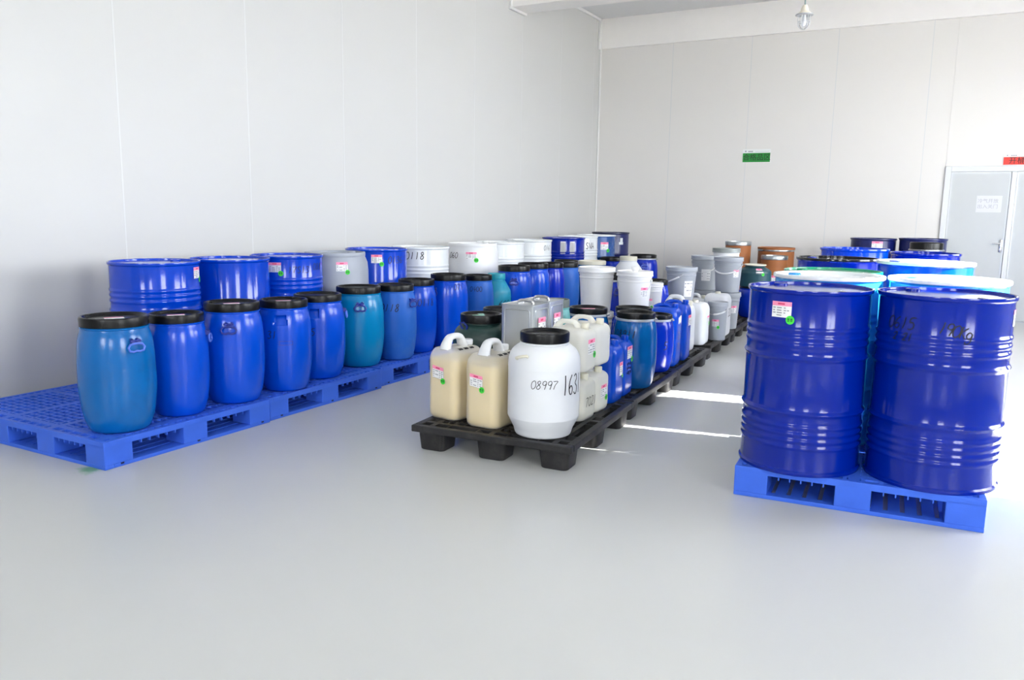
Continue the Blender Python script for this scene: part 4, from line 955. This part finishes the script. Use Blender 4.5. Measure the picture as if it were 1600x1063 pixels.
# ------------------------------------------------------------------ buckets
def bucket(label, x, y, z, R, h, m, group, wire=None, lab=None, lidm=None, stub=False, grip=True, taper=0.83):
    t = thing('bucket', label, 'bucket', (x, y, z), face_cam(x, y), group)
    rb = R*0.94
    prof = [(rb*taper*0.96, 0.0), (rb*taper, 0.006), (rb*taper*1.005, 0.015), (rb*(taper+(1-taper)*0.78), h*0.76), (rb*0.985, h*0.77), (rb*0.985, h*0.785), (rb*0.965, h*0.79), (rb*0.972, h*0.84), (rb*1.0, h*0.845), (rb*1.0, h*0.86), (rb*0.975, h*0.865), (rb*0.98, h*0.9)]
    bm = bmesh.new(); lathe(bm, prof, 64, cap0=True, cap1=True); obj('body', bm, m, t, 35)
    bm = bmesh.new()
    lathe(bm, [(R*0.955, h*0.9), (R*0.985, h*0.885), (R, h*0.89), (R, h*0.925), (R*0.985, h*0.932), (R*0.99, h*0.945), (R*0.99, h*0.99), (R*0.97, h), (R*0.93, h), (R*0.9, h-0.009), (0.003, h-0.008)], 64, cap1=True); obj('lid', bm, lidm or m, t, 32)
    if stub:
        bm = bmesh.new(); lathe(bm, [(0.026, 0), (0.024, 0.012), (0.03, 0.016), (0.032, 0.04), (0.026, 0.044), (0.001, 0.044)], 20, cap0=True); s = obj('pour_spout', bm, m, t, 40); s.location = (0.0, 0.02, h-0.009)
    if wire is not None:
        # ears left and right of the wire handle; wire = (side angle, drop angle)
        a0, drop = wire; zz = h*0.80; rr = rb*1.0
        for s in (0, pi):
            a = -pi/2+a0+s; bm = bmesh.new(); tube(bm, [(rr*0.96*cos(a), rr*0.96*sin(a), zz), (rr*1.06*cos(a), rr*1.06*sin(a), zz)], 0.012, 10); obj('handle_ear', bm, m, t, 40)
        ax = Vector((cos(-pi/2+a0), sin(-pi/2+a0), 0)); fwd = Vector((-ax.y, ax.x, 0))
        if fwd.y > 0: fwd = -fwd
        pts = []
        for k in range(25):
            b = pi*k/24; v = ax*cos(b)*rr*1.05+(fwd*cos(drop)+Vector((0, 0, sin(drop))))*sin(b)*rr*1.16
            pts.append(v+Vector((0, 0, zz)))
        bm = bmesh.new(); tube(bm, pts, 0.0032, 6); hw = obj('wire_handle', bm, WIRE, t, 60)
        if grip:
            bm = bmesh.new(); tube(bm, pts[6:19] if grip is True else pts[grip[0]:grip[1]], 0.0085, 10); obj('handle_grip', bm, WHITE_PLASTIC, hw, 50)
    if lab == 'pink': sticker(t, cyl_map(prof, U(0.35), R), h*0.52, w=0.09, h=0.07, e=0.002)
    elif lab == 'pinkleft': sticker(t, cyl_map(prof, U(-0.2), R), h*0.46, w=0.075, h=0.07, e=0.002)
    elif lab == 'pinkright': sticker(t, cyl_map(prof, U(0.62), R), h*0.55, w=0.08, h=0.08, e=0.002, dot=False)
    elif lab == 'paper': sticker(t, cyl_map(prof, U(0.55), R), h*0.40, w=0.11, h=0.16, e=0.002, dot=False, pink=False)
    elif lab == 'paperl': sticker(t, cyl_map(prof, U(0.1), R), h*0.45, w=0.12, h=0.13, e=0.002, dot=False, pink=False)
    return t
GB = 'stacked buckets in the middle row'
x, y = -2.72, 6.5
bucket('white bucket under the tall plain white bucket', x, y, ZB, 0.162, 0.388, BUCKET_WHITE, GB)
bucket('plain white bucket without label, on top of its stack, left of the pair', x, y, ZB+0.388, 0.162, 0.39, BUCKET_WHITE, GB)
x, y = -2.37, 6.5
bucket('white bucket under the one with a pouring spout', x, y, ZB, 0.155, 0.38, BUCKET_WHITE, GB)
bucket('white bucket with pouring spout and wire handle on top of its stack', x, y, ZB+0.38, 0.155, 0.38, BUCKET_WHITE, GB, wire=(radians(70), radians(-62)), lab='pinkright', stub=True, grip=False)
x, y = -2.365, 6.92
bucket('small white bucket at the bottom of the small stack', x, y, ZB, 0.11, 0.315, BUCKET_WHITE, GB)
bucket('small white bucket on top, right of the bucket with the spout', x, y, ZB+0.315, 0.11, 0.316, BUCKET_WHITE, GB, lab='pinkleft')
x, y = -2.425, 8.02
bucket('grey bucket hidden under the grey bucket with the paper sheet', x, y, ZB, 0.162, 0.355, BUCKET_GREY, GB)
bucket('light grey bucket with white paper sheet and tilted handle, leftmost of the grey ones', x, y, ZB+0.355, 0.162, 0.358, BUCKET_GREY, GB, wire=(radians(6), radians(-30)), lab='paper', grip=(2, 14))
x, y = -2.17, 8.905
bucket('grey bucket with pink label at the bottom of the stack behind the squat jerrycan', x, y, ZB, 0.155, 0.40, BUCKET_GREY, GB, lab='pinkright')
bucket('grey bucket with hanging white handle on top of its stack, right of its pair', x, y, ZB+0.40, 0.16, 0.386, BUCKET_GREY, GB, wire=(radians(72), radians(-35)), lab='pinkright', grip=True)
x, y = -2.51, 9.21
bucket('grey bucket at the bottom of the left rear grey stack', x, y, ZB, 0.16, 0.385, BUCKET_GREY, GB)
bucket('grey bucket with large paper label on top of the left rear grey stack', x, y, ZB+0.385, 0.162, 0.39, BUCKET_GREY, GB, wire=(radians(72), radians(-38)), lab='paperl', grip=(2, 10))
x, y = -2.365, 9.57
bucket('pale grey bucket at the bottom behind the grey stacks', x, y, ZB, 0.16, 0.425, BUCKET_GREY, GB)
bucket('pale bucket with dark rimmed lid, topmost behind the grey buckets', x, y, ZB+0.425, 0.162, 0.43, WHITE_PLASTIC, GB, lidm=mat('dull_steel_lid', (150, 156, 154), 0.4, metal=0.4, var=0.1))
bucket('small grey bucket with pink label and raised handle on the pallet edge', -2.035, 8.02, ZB, 0.10, 0.382, BUCKET_GREY, GB, wire=(radians(60), radians(-25)), lab='pinkleft', grip=(2, 12), taper=0.9)

# ------------------------------------------------------------------ brown fibre drums
def fibre_drum(label, x, y, z, R, h, group, open_lid=False, lab=False):
    t = thing('fibre_drum', label, 'drum', (x, y, z), face_cam(x, y), group)
    prof = [(R*0.98, 0.03), (R*0.985, h*0.3), (R*0.985, h*0.6), (R*0.98, h-0.05)]
    bm = bmesh.new(); lathe(bm, prof, 64, cap0=True, cap1=True); obj('body', bm, FIBRE, t, 40)
    bm = bmesh.new(); lathe(bm, [(R*0.97, 0.0), (R, 0.002), (R*1.005, 0.02), (R, 0.035), (R*0.98, 0.037)], 64, cap0=True); obj('bottom_ring', bm, RING_STEEL, t, 40)
    bm = bmesh.new(); lathe(bm, [(R*0.98, h-0.055), (R*1.005, h-0.052), (R*1.012, h-0.04), (R*1.005, h-0.03), (R*0.99, h-0.028)], 64); obj('clamp_ring', bm, RING_STEEL, t, 40)
    bm = bmesh.new(); lathe(bm, [(R*0.985, h-0.03), (R*1.015, h-0.028), (R*1.015, h-0.004), (R*1.0, h), (R*0.95, h), (R*0.94, h-0.012), (0.003, h-0.012)], 64, cap0=True, cap1=True); obj('lid', bm, FIBRE if open_lid else RING_STEEL, t, 35)
    if lab: sticker(t, at(prof, R, U(-0.1)), h*0.55, w=0.12, h=0.1, e=0.002)
fibre_drum('tall brown fibre drum with steel rim against the back wall', -2.70, 11.58, ZB, 0.178, 0.872, 'brown fibre drums')
fibre_drum('widest brown fibre drum with brown lid at the back wall', -2.26, 12.03, ZB, 0.255, 0.79, 'brown fibre drums', open_lid=True)
fibre_drum('short brown fibre drum with steel rim in front of the widest one', -2.165, 11.44, ZB, 0.176, 0.70, 'brown fibre drums', lab=True)
